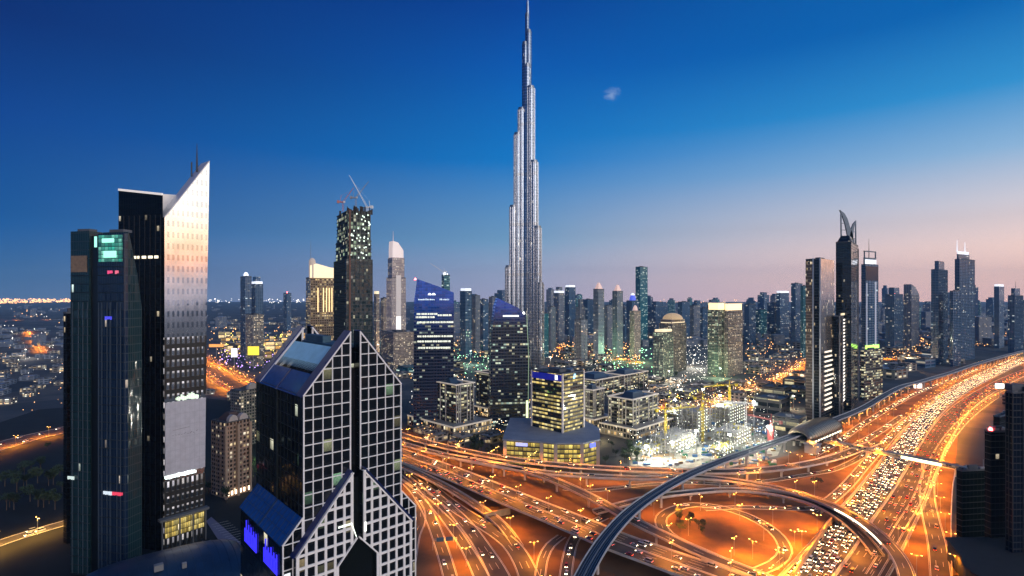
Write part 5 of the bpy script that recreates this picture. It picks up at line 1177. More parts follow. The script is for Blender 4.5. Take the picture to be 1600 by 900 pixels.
fabric('low_block', 'low building', 'low buildings before the strip edged tower', 'grey flat roofed building left of the strip edged tower', [(1190, 690), (1252, 670), (1252, 600), (1190, 612)], 7, ['office', 'street'], (14, 26), (28, 42), 28, 45)
fabric('low_block', 'low building', 'low buildings beyond the metro on the right', 'low dark building between metro viaduct and far right towers', [(1385, 592), (1500, 566), (1500, 540), (1385, 548)], 16, ['street', 'farblue'], (8, 20), (30, 55), 29, 30)
fabric('low_block', 'low building', 'buildings along the right edge', 'low building beside the service road on the right', [(1560, 660), (1640, 660), (1640, 590), (1560, 612)], 6, ['street'], (8, 16), (20, 34), 30, 30)
fabric('low_block', 'low building', 'dim low buildings behind the brown apartment block', 'dim low building near the brown apartment block', [(326, 650), (420, 700), (420, 620), (326, 605)], 7, ['street'], (6, 14), (16, 26), 31, 30)
fabric('low_block', 'low building', 'podium buildings in front of the office blocks', 'low terrace building in front of the office blocks', [(650, 690), (790, 712), (790, 665), (650, 665)], 7, [mat_pod], (5, 9), (16, 24), 32, 45)
# distant suburbs: one mass nobody could count
m = MB(); r_ = random.Random(77)
for k in range(2600):
    Y = 1800*math.exp(r_.uniform(0, 1.7)); px = r_.uniform(-60, 1660); X = PX(px, Y); s = r_.uniform(12, 45); h = r_.uniform(5, 22)*(1.6 if px > 700 else .8)
    if px < 640 and r_.random() < .75: continue
    if r_.random() < .04: h *= 3.5
    m.box(X, X+s, Y, Y+s, 0, h)
tag(m.build('distant_suburb', Fd['fargrey']), 'low city blocks spreading to the horizon', 'suburb', kind='stuff')
def glow_points(name, label, poly, n, mt_, size, seed, zr=(6, 14), clump=0):
    m = MB(); r_ = random.Random(seed); xs = [p[0] for p in poly]; ys = [p[1] for p in poly]; k = 0; t = 0
    cen = [(r_.uniform(min(xs), max(xs)), r_.uniform(min(ys), max(ys))) for _ in range(12)]
    while k < n and t < n*20:
        t += 1
        x, y = r_.uniform(min(xs), max(xs)), r_.uniform(min(ys), max(ys))
        if clump and r_.random() < clump: c = r_.choice(cen); x, y = r_.gauss(c[0], (max(xs)-min(xs))*.06), r_.gauss(c[1], (max(ys)-min(ys))*.1)
        if y < 466.5: continue
        c_ = False; j = len(poly)-1
        for i in range(len(poly)):
            if (poly[i][1] > y) != (poly[j][1] > y) and x < (poly[j][0]-poly[i][0])*(y-poly[i][1])/(poly[j][1]-poly[i][1])+poly[i][0]: c_ = not c_
            j = i
        if not c_: continue
        p = G(x, y); s = size*(p.y/1000)*r_.uniform(.5, 1.5); z = r_.uniform(*zr); k += 1
        m.add([(p.x, p.y, z-s), (p.x+s, p.y, z), (p.x, p.y-s, z), (p.x-s, p.y, z), (p.x, p.y+s, z), (p.x, p.y, z+s)], [(0, 2, 1), (0, 3, 2), (0, 4, 3), (0, 1, 4), (5, 1, 2), (5, 2, 3), (5, 3, 4), (5, 4, 1)])
    o = m.build(name, mt_); tag(o, label, 'lights', kind='stuff'); return o
E = lambda nm, c, s: mat(nm, (.5, .5, .5), .5, emit=c, es=s)
g_or, g_wh, g_gr, g_bl, g_ye = E('glow_orange', (1, .45, .12), 5), E('glow_white', (1, .93, .8), 5), E('glow_green', (.4, 1, .5), 3.5), E('glow_violet', (.6, .35, 1), 3), E('glow_yellow', (1, .78, .1), 3.5)
glow_points('street_lights', 'string of orange lights along the left horizon', [(-20, 475), (120, 472), (120, 467), (-20, 467)], 380, g_or, 1.0, 1)
glow_points('street_lights', 'white lights on the horizon between blade tower and gold hotel', [(325, 474), (480, 474), (480, 467), (325, 467)], 90, g_wh, .7, 2)
glow_points('street_lights', 'scattered lights on the dark plain left', [(-20, 600), (105, 600), (105, 480), (-20, 480)], 60, g_wh, .6, 3, clump=.6)
glow_points('street_lights', 'scattered orange lights on the dark plain left', [(-20, 660), (330, 620), (330, 480), (-20, 480)], 90, g_or, .6, 4, clump=.5)
glow_points('street_lights', 'orange lights around the shopping buildings', [(325, 610), (440, 600), (500, 560), (480, 510), (325, 510)], 200, g_or, .7, 5)
glow_points('shop_lights', 'white and yellow shop lights behind the gabled tower', [(345, 562), (450, 562), (450, 525), (345, 525)], 150, g_ye, .9, 6, (5, 22))
glow_points('shop_lights', 'violet shop lights behind the gabled tower', [(340, 580), (430, 580), (430, 550), (340, 550)], 80, g_bl, .8, 7, (5, 16))
glow_points('street_lights', 'orange promenade lights at the foot of the middle skyline', [(700, 556), (1000, 566), (1000, 530), (840, 526), (700, 524)], 480, g_or, .75, 8)
glow_points('street_lights', 'white lights behind the building site', [(985, 655), (1200, 645), (1200, 600), (985, 600)], 160, g_wh, .5, 17)
glow_points('street_lights', 'orange lights behind the building site', [(1000, 655), (1250, 645), (1250, 590), (1000, 600)], 160, g_or, .5, 18)
glow_points('street_lights', 'green floodlights around the old quarter', [(940, 590), (1040, 590), (1050, 548), (940, 548)], 110, g_gr, .9, 9)
glow_points('street_lights', 'white lights between the apartment towers', [(1060, 610), (1110, 600), (1110, 540), (1072, 540)], 130, g_wh, .5, 10, clump=.3)
glow_points('street_lights', 'mixed lights in the quarter behind the office blocks', [(640, 680), (1000, 700), (1000, 560), (640, 560)], 520, g_wh, .5, 11)
glow_points('street_lights', 'orange lights in the quarter behind the office blocks', [(640, 680), (830, 700), (1000, 600), (1000, 560), (640, 560)], 420, g_or, .6, 12)
glow_points('street_lights', 'orange lights right of the apartment towers', [(1165, 620), (1256, 610), (1256, 540), (1165, 530)], 170, g_or, .75, 13)
glow_points('street_lights', 'orange lights around the right hand towers', [(1382, 560), (1600, 540), (1600, 520), (1382, 528)], 320, g_or, .7, 14)
glow_points('street_lights', 'lights along the horizon on the right', [(1000, 474), (1640, 474), (1640, 467), (1000, 467)], 200, g_or, .5, 15)
glow_points('street_lights', 'green and white lights at the foot of the blue towers', [(700, 590), (770, 590), (770, 545), (700, 545)], 90, g_gr, .8, 16)

# the city behind the viewer, seen only as reflections in the glass
def ground_lights(name, label, x0, x1, y0, y1, n, mt_, size, seed, zr):
    m = MB(); q = random.Random(seed)
    for k in range(n):
        x, y, z, s = q.uniform(x0, x1), q.uniform(y0, y1), q.uniform(*zr), size*q.uniform(.5, 1.6)
        m.add([(x, y, z-s), (x+s, y, z), (x, y-s, z), (x-s, y, z), (x, y+s, z), (x, y, z+s)], [(0, 2, 1), (0, 3, 2), (0, 4, 3), (0, 1, 4), (5, 1, 2), (5, 2, 3), (5, 3, 4), (5, 4, 1)])
    tag(m.build(name, mt_), label, 'lights', kind='stuff')
ground_lights('street_lights', 'orange street lamps of the district behind the viewer', -900, 1200, -1800, -60, 500, g_or, 1.6, 51, (6, 12))
ground_lights('street_lights', 'white window lights of the district behind the viewer', -900, 1200, -1800, -60, 500, g_wh, 1.4, 52, (3, 40))
ground_lights('street_lights', 'red and green signs of the district behind the viewer', -900, 1200, -1500, -60, 90, g_gr, 1.6, 53, (6, 30))
# ------------------------------------------------------------------ construction site
rs = random.Random(31)
raw = mat('raw_concrete', (.42, .40, .36), .85, var=.2)
def frame_building(label, px, py, w_, d_, n, seed):
    p = G(px, py); r_ = empty('concrete_frame', (p.x, p.y, 0), R(45)); tag(r_, label, 'building site'); q = random.Random(seed)
    m = MB()
    for k in range(n+1): m.box(0, w_, 0, d_, k*4+3.6, k*4+4)
    m.build('floor_slab', raw, r_)
    m = MB(); nx, ny = int(w_/6), int(d_/6)
    for i in range(nx+1):
        for j in range(ny+1): x, y = .4+(w_-.8)*i/nx, .4+(d_-.8)*j/ny; m.box(x-.35, x+.35, y-.35, y+.35, -.3, n*4+4+q.uniform(.5, 4))
    m.build('column', raw, r_)
    m = MB()
    for k in range(40): x, y, z = q.uniform(0, w_), q.uniform(0, d_), q.randint(0, n)*4+4; m.box(x, x+q.uniform(.5, 4), y, y+q.uniform(.5, 2), z, z+q.uniform(.4, 2))
    m.build('stored_material', mat('yellow_formwork', (.6, .5, .08), .7), r_)
    m = MB()
    for k in range(n+1):
        for i in range(int(w_/7)): m.box(3+i*7, 3.9+i*7, -.3, 0.0, k*4+3.0, k*4+3.5)
    build_each(m, 'work_light', mat('site_lamp_glow', (1, 1, 1), .5, emit=(1, 1, .78), es=7), r_)
frame_building('open concrete frame with white floodlights, widest on the building site', 1055, 712, 55, 30, 3, 1)
frame_building('open concrete frame at the left front of the building site', 1015, 716, 26, 22, 1, 2)
frame_building('tall open concrete frame in the middle of the building site', 1090, 680, 34, 28, 6, 3)
frame_building('open concrete frame at the right of the building site', 1150, 700, 44, 26, 3, 4)
frame_building('open concrete frame at the back of the building site', 1140, 668, 50, 26, 5, 5)
frame_building('low concrete frame nearest the metro viaduct', 1130, 716, 30, 16, 1, 6)
frame_building('open concrete frame at the back left of the building site', 1062, 668, 30, 24, 3, 7)
def tower_crane(label, px, py, h, jib, ang_, col):
    p = G(px, py); r_ = empty('tower_crane', (p.x, p.y, 0), ang_); tag(r_, label, 'crane'); m = MB()
    for s in ((-1, -1), (1, -1), (1, 1), (-1, 1)): m.bar((*s, -.3), (*s, h), .35)
    k = 0
    while k < h-3: m.bar((-1, -1, k), (1, -1, k+3), .2); m.bar((-1, 1, k+3), (1, 1, k), .2); m.bar((-1, -1, k+3), (-1, 1, k), .2); m.bar((1, -1, k), (1, 1, k+3), .2); k += 3
    m.build('mast', col, r_)
    m = MB(); [m.bar((0, y, h+1), (jib, y, h+1), .3) for y in (-.8, .8)]; m.bar((0, 0, h+2.6), (jib, 0, h+2.0), .3); k = 0
    while k < jib-3: m.bar((k, -.8, h+1), (k+1.5, 0, h+2.5), .16); m.bar((k+1.5, 0, h+2.5), (k+3, .8, h+1), .16); k += 3
    m.build('jib', col, r_)
    m = MB(); m.box(-13, 0, -1, 1, h+.8, h+1.2); m.box(-13, -10, -1.3, 1.3, h-1, h+2.4); m.bar((0, 0, h), (0, 0, h+8), .6); m.bar((0, 0, h+8), (jib*.7, 0, h+2.4), .12); m.bar((0, 0, h+8), (-12, 0, h+1.2), .12); m.build('counter_jib', col, r_)
    m = MB(); m.box(.8, 2.4, -1.8, -.6, h-1.4, h+.6); m.build('cab', MATS['cab_white'], r_)
yl = mat('crane_yellow', (.75, .55, .03), .5)
tower_crane('yellow tower crane left of centre on the building site', 1040, 700, 42, 42, R(20), yl)
tower_crane('yellow tower crane with jib towards the viewer on the building site', 1098, 690, 48, 40, R(-60), yl)
tower_crane('white tower crane beside the bright light mast', 1165, 690, 44, 44, R(160), cr_w)
tower_crane('red tower crane at the right of the building site', 1205, 700, 30, 30, R(120), cr_r)
tower_crane('yellow tower crane at the back of the building site', 1140, 655, 46, 44, R(200), yl)
def flood_mast(label, px, py, h, e, col=(1, 1, .85), glow=None, heads=6):
    p = G(px, py); r_ = empty('floodlight_mast', (p.x, p.y, 0)); tag(r_, label, 'floodlight')
    m = MB(); m.cyl(0, 0, .4, -.3, h, 8, r1=.25); m.build('pole', steel, r_)
    m = MB()
    for k in range(heads): a_ = 2*math.pi*k/heads; m.box(math.cos(a_)*1.1-.5, math.cos(a_)*1.1+.5, math.sin(a_)*1.1-.5, math.sin(a_)*1.1+.5, h-.2, h+.8)
    m.build('lamp_head', glow or mat('flood_glow', (1, 1, 1), .5, emit=(1, 1, .86), es=26), r_)
    l = bpy.data.lights.new('flood', 'POINT'); l.energy = e; l.color = col; l.shadow_soft_size = 1.2; o = bpy.data.objects.new('flood_lamp', l); COL.objects.link(o); o.parent = r_; o.location.z = h-1.6
FE = 75000
for lb, x, y, h in (('tallest bright floodlight mast on the building site', 1178, 690, 46), ('floodlight mast at the front of the building site', 1050, 722, 20), ('floodlight mast in the middle of the building site', 1088, 708, 24), ('floodlight mast at the back left of the building site', 1055, 660, 30), ('floodlight mast near the right hand frame', 1140, 712, 22), ('floodlight mast by the back frame', 1125, 660, 36), ('floodlight mast at the left front corner of the building site', 1010, 722, 16), ('floodlight mast behind the building site', 1098, 640, 30), ('floodlight mast nearest the metro station', 1200, 700, 24)):
    flood_mast(lb, x, y, h, FE)
m = MB()
q = random.Random(8)
for k in range(420):
    p = G(q.uniform(985, 1210), q.uniform(660, 728)); s = q.uniform(.6, 3); m.box(p.x, p.x+s*q.uniform(1, 3), p.y, p.y+s, 0, q.uniform(.6, 3.2), q.randint(0, 4))
tag(m.build('site_clutter', [raw, mat('blue_tarp', (.08, .2, .4), .7), mat('white_cabin', (.65, .65, .62), .6), mat('timber_stack', (.3, .2, .1), .8), mat('green_net', (.05, .22, .12), .8)]), 'materials and cabins strewn over the building site', 'site clutter', kind='stuff')
sheet('site_ground', gp([(985, 728), (1130, 733), (1215, 712), (1225, 690), (1180, 650), (1050, 645), (985, 690)]), .05, mat('site_sand', (.30, .28, .23), .9, var=.4, vscale=.06, bump=.4))
p = G(1204, 694); m = MB(); m.cyl(0, 0, 3.6, 0, 17, 16); m.dome(0, 0, 3.6, 17, 2.4, 16, 4); tag(m.build('silo', mat('red_silo', (.4, .06, .06), .5), loc=(p.x, p.y, 0)), 'red cylindrical silo at the right of the building site', 'silo')

glow_points('site_lights', 'small white lamps scattered over the building site', [(985, 727), (1130, 732), (1215, 710), (1225, 690), (1190, 625), (1050, 640), (985, 690)], 420, mat('site_spark', (.5, .5, .5), .5, emit=(1, 1, .86), es=9), .42, 41, (2, 22))
glow_points('site_lights', 'yellow lamps on the building site', [(1040, 665), (1130, 665), (1130, 640), (1040, 640)], 70, mat('site_spark_yellow', (.5, .5, .5), .5, emit=(1, .85, .1), es=7), .6, 42, (10, 34))
# ------------------------------------------------------------------ street lamps
pole_m = MB(); pole_m.cyl(0, 0, .16, -.2, 11.5, 7, r1=.09)
for s in (-1, 1): pole_m.bar((0, 0, 11.4), (s*2.2, 0, 12.0), .12)
pole_me = pole_m.mesh('pole', steel)
head_m = MB(); head_m.box(-.42, .42, -.18, .18, -.05, .1); head_me = head_m.mesh('lamp_head', lampm)
LAMPS = []
def street_lamp(*a): LAMPS.append(a)
def make_lamp(p, ang, label, group, energy, col=(1, .30, .016), light=True, z=0.0):
    r_ = empty('street_lamp', (p[0], p[1], z), ang); tag(r_, label, 'street lamp', group)
    o = bpy.data.objects.new('pole', pole_me); COL.objects.link(o); o.parent = r_
    for s in (-1, 1):
        h = bpy.data.objects.new('lamp_head', head_me); COL.objects.link(h); h.parent = r_; h.location = (s*2.4, 0, 12.0)
    if light:
        l = bpy.data.lights.new('sodium', 'SPOT'); l.energy = energy; l.color = col; l.spot_size = R(168); l.spot_blend = .7; l.shadow_soft_size = .8
        o = bpy.data.objects.new('sodium_lamp', l); COL.objects.link(o); o.parent = r_; o.location = (0, 0, 11.7)
SE = 54000
DECKS = [(p.x, p.y) for fr_, w__, z__ in ROADS.values() for p, t, n in fr_ if p.z > 4]
MET = [(p.x+mbase.x, p.y+mbase.y) for p, t, n in mfr]
def near_metro(q): return any((q.x-x)**2+(q.y-y)**2 < 400 for x, y in MET)
def lamps_along(key, off, every, label, group, e=SE, zmax=1500, start=2, col=(1, .30, .016), power_far=True, ymin=0):
    fr, w_, z = ROADS[key]; last = None; every *= .62
    for i, (p, t, n) in enumerate(fr):
        if i < start or p.y > zmax or p.y < ymin: continue
        if last is not None and (p-last).length < every: continue
        last = p.copy(); q = p+n*off
        if (p.z > 4 and near_metro(q)) or (p.z < 3 and any((q.x-x)**2+(q.y-y)**2 < 150 for x, y in DECKS)): continue
        street_lamp((q.x, q.y), math.atan2(n.y, n.x), label, group, e, col, True, p.z if z else 0)
lamps_along('jam', -14, 55, 'double headed sodium lamp left of the crawling highway lanes', 'lamps left of the crawling lanes', SE*1.25, 1500)
lamps_along('jam', 13.2, 70, 'double headed sodium lamp on the barrier between crawling and taillight lanes', 'lamps on the central highway barrier', SE*.9, 1500)
lamps_along('red', 14.5, 55, 'double headed sodium lamp right of the red taillight lanes', 'lamps right of the taillight lanes', SE*1.1, 1500)
lamps_along('C', 0, 48, 'double headed sodium lamp on the median of the wide flyover', 'lamps on the wide flyover', SE*.85)
lamps_along('A', 6.2, 60, 'sodium lamp on the long upper flyover', 'lamps on the long upper flyover', SE*.7)
lamps_along('A2', -5, 62, 'sodium lamp on the narrow front flyover', 'lamps on the narrow front flyover', SE*.6)
lamps_along('B', 5.4, 60, 'sodium lamp on the descending curved flyover', 'lamps on the descending flyover', SE*.6)
lamps_along('fan_a', 7.5, 55, 'sodium lamp beside the lower left road fan', 'lamps in the road fan', SE*.9)
lamps_along('fan_c', -6.5, 55, 'sodium lamp between the lower left fan roads', 'lamps between the fan roads', SE*.9)
lamps_along('inner_loop', 6, 50, 'sodium lamp around the outside of the inner loop road', 'lamps outside the inner loop', SE*.6)
lamps_along('inner_loop', -12, 60, 'sodium lamp on the sand enclosed by the inner loop road', 'lamps within the inner loop', SE*.9)
lamps_along('Fr', -5, 60, 'sodium lamp on the curved ramp behind the loop', 'lamps on the curved ramp', SE*.7)
lamps_along('mid_a', 5, 60, 'sodium lamp beside the narrow road behind the loop', 'lamps beside the narrow road', SE*.6)
lamps_along('service', 7, 60, 'sodium lamp beside the right hand service road', 'lamps beside the service road', SE*.45, 900)
lamps_along('collector_far', -6, 60, 'sodium lamp beside the road under the metro viaduct', 'lamps beside the viaduct road', SE*.9, 1400)
lamps_along('north_slip', -6, 60, 'sodium lamp on the slip road by the metro station', 'lamps on the station slip road', SE*.7, 900)
for k in [k for k in ROADS if k.startswith('left')]:
    i = [q for q in ROADS if q.startswith('left')].index(k)
    lab = ['highway on the far left', 'bright yellow road at the lower left', 'highway behind the gabled tower', 'short road beside the shopping buildings', 'straight road across the dark plain', 'short road on the dark plain', 'curving road by the building site', 'road behind the building site', 'promenade road below the middle skyline', 'road below the far right towers'][i]
    e = [2.2, .9, 2.6, 2, 5, 4, 3.5, 1.5, 5, 6][i]
    lamps_along(k, ROADS[k][1]/2+1, [70, 32, 70, 60, 260, 90, 70, 60, 110, 120][i], 'sodium lamp along the '+lab, 'lamps along the '+lab, SE*e, 5000, 0, (1, .5, .08) if i == 1 else (1, .29, .016))

LAMPS.sort(key=lambda a: a[0][1])
def lamp_seen(a):
    x, y = a[0]; px = 800+x/y*F; return -15 < px < 1615 and HY+H0/y*F < 960
seen_ = [a for a in LAMPS if lamp_seen(a)]
for a in seen_[:285]: make_lamp(*a)
rest = [a for a in LAMPS if a not in seen_[:285]]
m = MB()
for (p, ang, label, group, energy, col, light, z) in rest:
    c, s_ = math.cos(ang), math.sin(ang)
    m.add([(p[0]+v[0]*c-v[1]*s_, p[1]+v[0]*s_+v[1]*c, z+v[2]) for v in pole_m.v], pole_m.f, 0)
    for s in (-1, 1): m.add([(p[0]+(v[0]+s*2.4)*c-v[1]*s_, p[1]+(v[0]+s*2.4)*s_+v[1]*c, z+12+v[2]) for v in head_m.v], head_m.f, 1)
fl_o = m.build('distant_street_lamps', [steel, lampm]); tag(fl_o, 'rows of sodium lamps along the distant roads', 'street lamps', kind='stuff')
for (p, ang, label, group, energy, col, light, z) in rest:
    l = bpy.data.lights.new('sodium', 'SPOT'); l.energy = energy; l.color = col; l.spot_size = R(168); l.spot_blend = .7; l.shadow_soft_size = .8
    o = bpy.data.objects.new('sodium_lamp', l); COL.objects.link(o); o.parent = fl_o; o.location = (p[0], p[1], z+11.7)
# ------------------------------------------------------------------ vehicles
glassc = mat('car_glass', (.01, .012, .015), .1); tyre = mat('tyre_rubber', (.02, .02, .02), .9)
hl = mat('headlight_glow', (1, 1, 1), .3, emit=(1, .84, .54), es=17); tl = mat('taillight_glow', (1, .05, .02), .3, emit=(1, .10, .03), es=6)
PAINT = {'white': (.7, .7, .7), 'silver': (.4, .41, .43), 'black': (.02, .02, .022), 'red': (.35, .02, .02), 'sand': (.42, .34, .22), 'blue': (.03, .07, .2)}
pm = {k: mat('car_paint_'+k, v, .3, .1) for k, v in PAINT.items()}
def car_pieces(kind):
    L_, W_, Hh, hood, cab0, cab1 = {'sedan': (4.6, 1.8, 1.42, .85, -1.1, 1.5), 'suv': (4.9, 1.95, 1.8, 1.05, -1.2, 2.35), 'van': (5.4, 2.0, 2.2, 1.15, -1.9, 2.6)}[kind]
    b = MB(); h = L_/2; w2 = W_/2
    b.slabyz([(-h, .35), (h, .35), (h+.02, hood*.9), (h-.1, hood), (-h+.15, hood-.08), (-h-.02, .65)], -w2, w2)
    g = MB(); c0, c1 = cab0, min(cab1, h-.12)
    g.add([(-w2+.05, c0, hood-.02), (w2-.05, c0, hood-.02), (w2-.05, c1, hood-.02), (-w2+.05, c1, hood-.02), (-w2+.25, c0+.6, Hh-.05), (w2-.25, c0+.6, Hh-.05), (w2-.25, c1-.35, Hh-.05), (-w2+.25, c1-.35, Hh-.05)], [(4, 5, 6, 7), (0, 1, 5, 4), (1, 2, 6, 5), (2, 3, 7, 6), (3, 0, 4, 7)])
    rf = MB(); rf.box(-w2+.24, w2-.24, c0+.58, c1-.33, Hh-.05, Hh)
    whl = MB(); n = 10; vs = [(-.12, .33*math.cos(2*math.pi*i/n), .33*math.sin(2*math.pi*i/n)) for i in range(n)]+[(.12, .33*math.cos(2*math.pi*i/n), .33*math.sin(2*math.pi*i/n)) for i in range(n)]
    whl.add(vs, [tuple(range(n-1, -1, -1)), tuple(range(n, 2*n))]+[(i, (i+1) % n, n+(i+1) % n, n+i) for i in range(n)])
    hd = MB(); hd.box(-.26, .26, -.05, .03, -.11, .11); td = MB(); td.box(-.24, .24, -.03, .05, -.1, .1)
    return dict(body=b, glass=g, roof=rf, wheel=whl, head=hd, tail=td, L=h, W=w2, hood=hood)
CP = {k: car_pieces(k) for k in ('sedan', 'suv', 'van')}
CM = {}
def car_mesh(kind, col):        # the whole car in one mesh, for those too small to show parts; front faces -y
    if (kind, col) in CM: return CM[kind, col]
    p = CP[kind]; m = MB()
    m.add(p['body'].v, p['body'].f, 0); m.add(p['glass'].v, p['glass'].f, 1); m.add(p['roof'].v, p['roof'].f, 0)
    for x in (-1, 1):
        for y in (-1, 1): m.add([(v[0]+x*(p['W']-.1), v[1]+y*p['L']*.62, v[2]+.33) for v in p['wheel'].v], p['wheel'].f, 2)
        m.add([(v[0]+x*(p['W']-.34), v[1]-p['L']-.03, v[2]+.62) for v in p['head'].v], p['head'].f, 3); m.add([(v[0]+x*(p['W']-.32), v[1]+p['L']+.02, v[2]+.72) for v in p['tail'].v], p['tail'].f, 4)
    CM[kind, col] = (m, m.mesh('car', [pm[col], glassc, tyre, hl, tl])); return CM[kind, col]
PARTM = {}
for k, p in CP.items():
    for q in ('glass', 'wheel', 'head', 'tail'): PARTM[k, q] = p[q].mesh(q, {'glass': glassc, 'wheel': tyre, 'head': hl, 'tail': tl}[q])
def car_parts(kind, col, name):
    p = CP[kind]; r_ = empty(name)
    if (kind, col, 'b') not in PARTM:
        m = MB(); m.add(p['body'].v, p['body'].f); m.add(p['roof'].v, p['roof'].f); PARTM[kind, col, 'b'] = m.mesh('body', pm[col])
    def a(nm, me, loc=(0, 0, 0)): o = bpy.data.objects.new(nm, me); COL.objects.link(o); o.parent = r_; o.location = loc
    a('body', PARTM[kind, col, 'b']); a('window', PARTM[kind, 'glass'])
    for x in (-1, 1):
        for y in (-1, 1): a('wheel', PARTM[kind, 'wheel'], (x*(p['W']-.1), y*p['L']*.62, .33))
        a('headlight', PARTM[kind, 'head'], (x*(p['W']-.34), -p['L']-.03, .62)); a('taillight', PARTM[kind, 'tail'], (x*(p['W']-.32), p['L']+.02, .72))
    return r_
CARS = []       # position, heading, kind, colour, place
def traffic(key, lanes, spacing, towards, place, y0=0, y1=5000, prob=1.0, seed=1, inset=1.6, half=None):
    """towards: True when the cars drive against the traced direction (headlights facing back along the path)"""
    fr, w_, z = ROADS[key]; q = random.Random(seed); a_, b_ = -w_/2+inset, w_/2-inset
    if half == 'r': a_ = 1.6
    if half == 'l': b_ = -1.6
    cum = [0]
    for i in range(1, len(fr)): cum.append(cum[-1]+(fr[i][0]-fr[i-1][0]).length)
    zoff = 0.12 if not z else .06
    for ln in range(lanes):
        off = a_+(b_-a_)*(ln+.5)/lanes; s = q.uniform(0, spacing); i = 0
        while s < cum[-1]:
            while cum[i+1] < s: i += 1
            f = (s-cum[i])/(cum[i+1]-cum[i]); p = fr[i][0].lerp(fr[i+1][0], f)+fr[i][2]*off; t = fr[i][1]
            if y0 < p.y < y1 and q.random() < prob:
                d_ = t if not towards else -t
                p = p+fr[i][2]*q.uniform(-.45, .45); CARS.append((Vector((p.x, p.y, p.z+zoff+.3)), math.atan2(d_.y, d_.x)+R(90+q.uniform(-2.5, 2.5)), q.choice(('sedan', 'sedan', 'suv', 'suv', 'van')), q.choice(('white', 'white', 'white', 'silver', 'silver', 'black', 'sand', 'red', 'blue')), place, key))
            s += spacing*q.choice((.8, .85, .95, 1.05, 1.3, 1.9))
traffic('jam', 6, 7.6, True, 'in the nose to tail traffic jam on the highway', 0, 3000, .93, 1)
traffic('red', 5, 21, False, 'driving away on the taillight lanes of the highway', 0, 3000, .65, 2)
traffic('collector', 2, 16, True, 'on the side lanes left of the traffic jam', 0, 1500, .7, 3)
traffic('collector_far', 2, 16, True, 'on the road under the metro viaduct', 0, 1500, .7, 4)
traffic('C', 3, 16, True, 'coming down the wide flyover with headlights on', 0, 2000, .8, 5, half='r')
traffic('C', 3, 26, False, 'on the far carriageway of the wide flyover', 0, 2000, .7, 6, half='l')
traffic('A', 2, 40, False, 'on the long upper flyover', 0, 2000, .6, 7)
traffic('A2', 1, 40, True, 'on the narrow front flyover', 0, 2000, .5, 8)
traffic('B', 2, 50, True, 'on the descending curved flyover', 0, 2000, .5, 9)
traffic('fan_a', 2, 36, False, 'on the road fan at the lower left', 0, 900, .6, 10)
traffic('fan_b', 2, 22, True, 'on the second fan road with headlights on', 0, 900, .6, 11)
traffic('fan_d', 2, 24, True, 'on the leftmost fan road', 0, 900, .6, 12)
traffic('under_b', 1, 9, True, 'queueing on the small road under the viaduct', 0, 900, .95, 13)
traffic('inner_loop', 1, 16, True, 'rounding the inner loop road', 0, 900, .45, 14)
traffic('mid_b', 1, 12, True, 'on the narrow road behind the loop', 0, 900, .8, 15)
traffic('mid_a', 1, 30, True, 'on the road behind the loop', 0, 1400, .6, 16)
traffic('service', 2, 40, False, 'on the right hand service road', 0, 1500, .4, 17)
traffic('north_slip', 2, 18, True, 'on the slip road by the metro station', 0, 1500, .6, 18)
for k in [k for k in ROADS if k.startswith('left')]:
    traffic(k, 4, 24, hash(k) % 2 == 0 if 0 else True, 'on a distant highway', 0, 4000, .5, 19)
CARS.sort(key=lambda c: c[0].y)
def in_view(p):
    px = 800+p.x/p.y*F; py = HY+(H0-p.z)/p.y*F; return -20 < px < 1620 and py < 915 and not (372 < px < 646 and py > 600 and p.y > 215)
vis = [c for c in CARS if c[0].y > 50 and in_view(c[0])]
DOING = {'jam': 'car'}
for i, (p, a_, kind, col, place, key) in enumerate(vis[:290]):
    nm = {'sedan': 'saloon_car', 'suv': 'offroad_car', 'van': 'delivery_van'}[kind]; word = {'sedan': 'saloon car', 'suv': 'tall off-road car', 'van': 'van'}[kind]
    if i < 60: o = car_parts(kind, col, nm)
    else: o = bpy.data.objects.new(nm, car_mesh(kind, col)[1]); COL.objects.link(o)
    o.location = (p.x, p.y, p.z-.3); o.rotation_euler.z = a_
    tag(o, '%s %s %s' % (col, word, place), 'van' if kind == 'van' else 'car', '%s %ss %s' % (col, word, place))
m = MB(); ml = [pm[k] for k in PAINT]+[glassc, tyre, hl, tl]; ci = {k: i for i, k in enumerate(PAINT)}; base_n = len(PAINT)
for (p, a_, kind, col, place, key) in vis[290:]:
    src = car_mesh(kind, col)[0]; c, s = math.cos(a_), math.sin(a_)
    b0 = len(m.v); m.v += [(p.x+v[0]*c-v[1]*s, p.y+v[0]*s+v[1]*c, p.z-.3+v[2]) for v in src.v]; m.f += [tuple(b0+i for i in f) for f in src.f]; m.m += [ci[col] if mi == 0 else base_n-1+mi for mi in src.m]
tag(m.build('distant_traffic', ml), 'hundreds of small distant cars filling the highway lanes', 'traffic', kind='stuff')
print('cars', len(CARS), 'visible', len(vis))

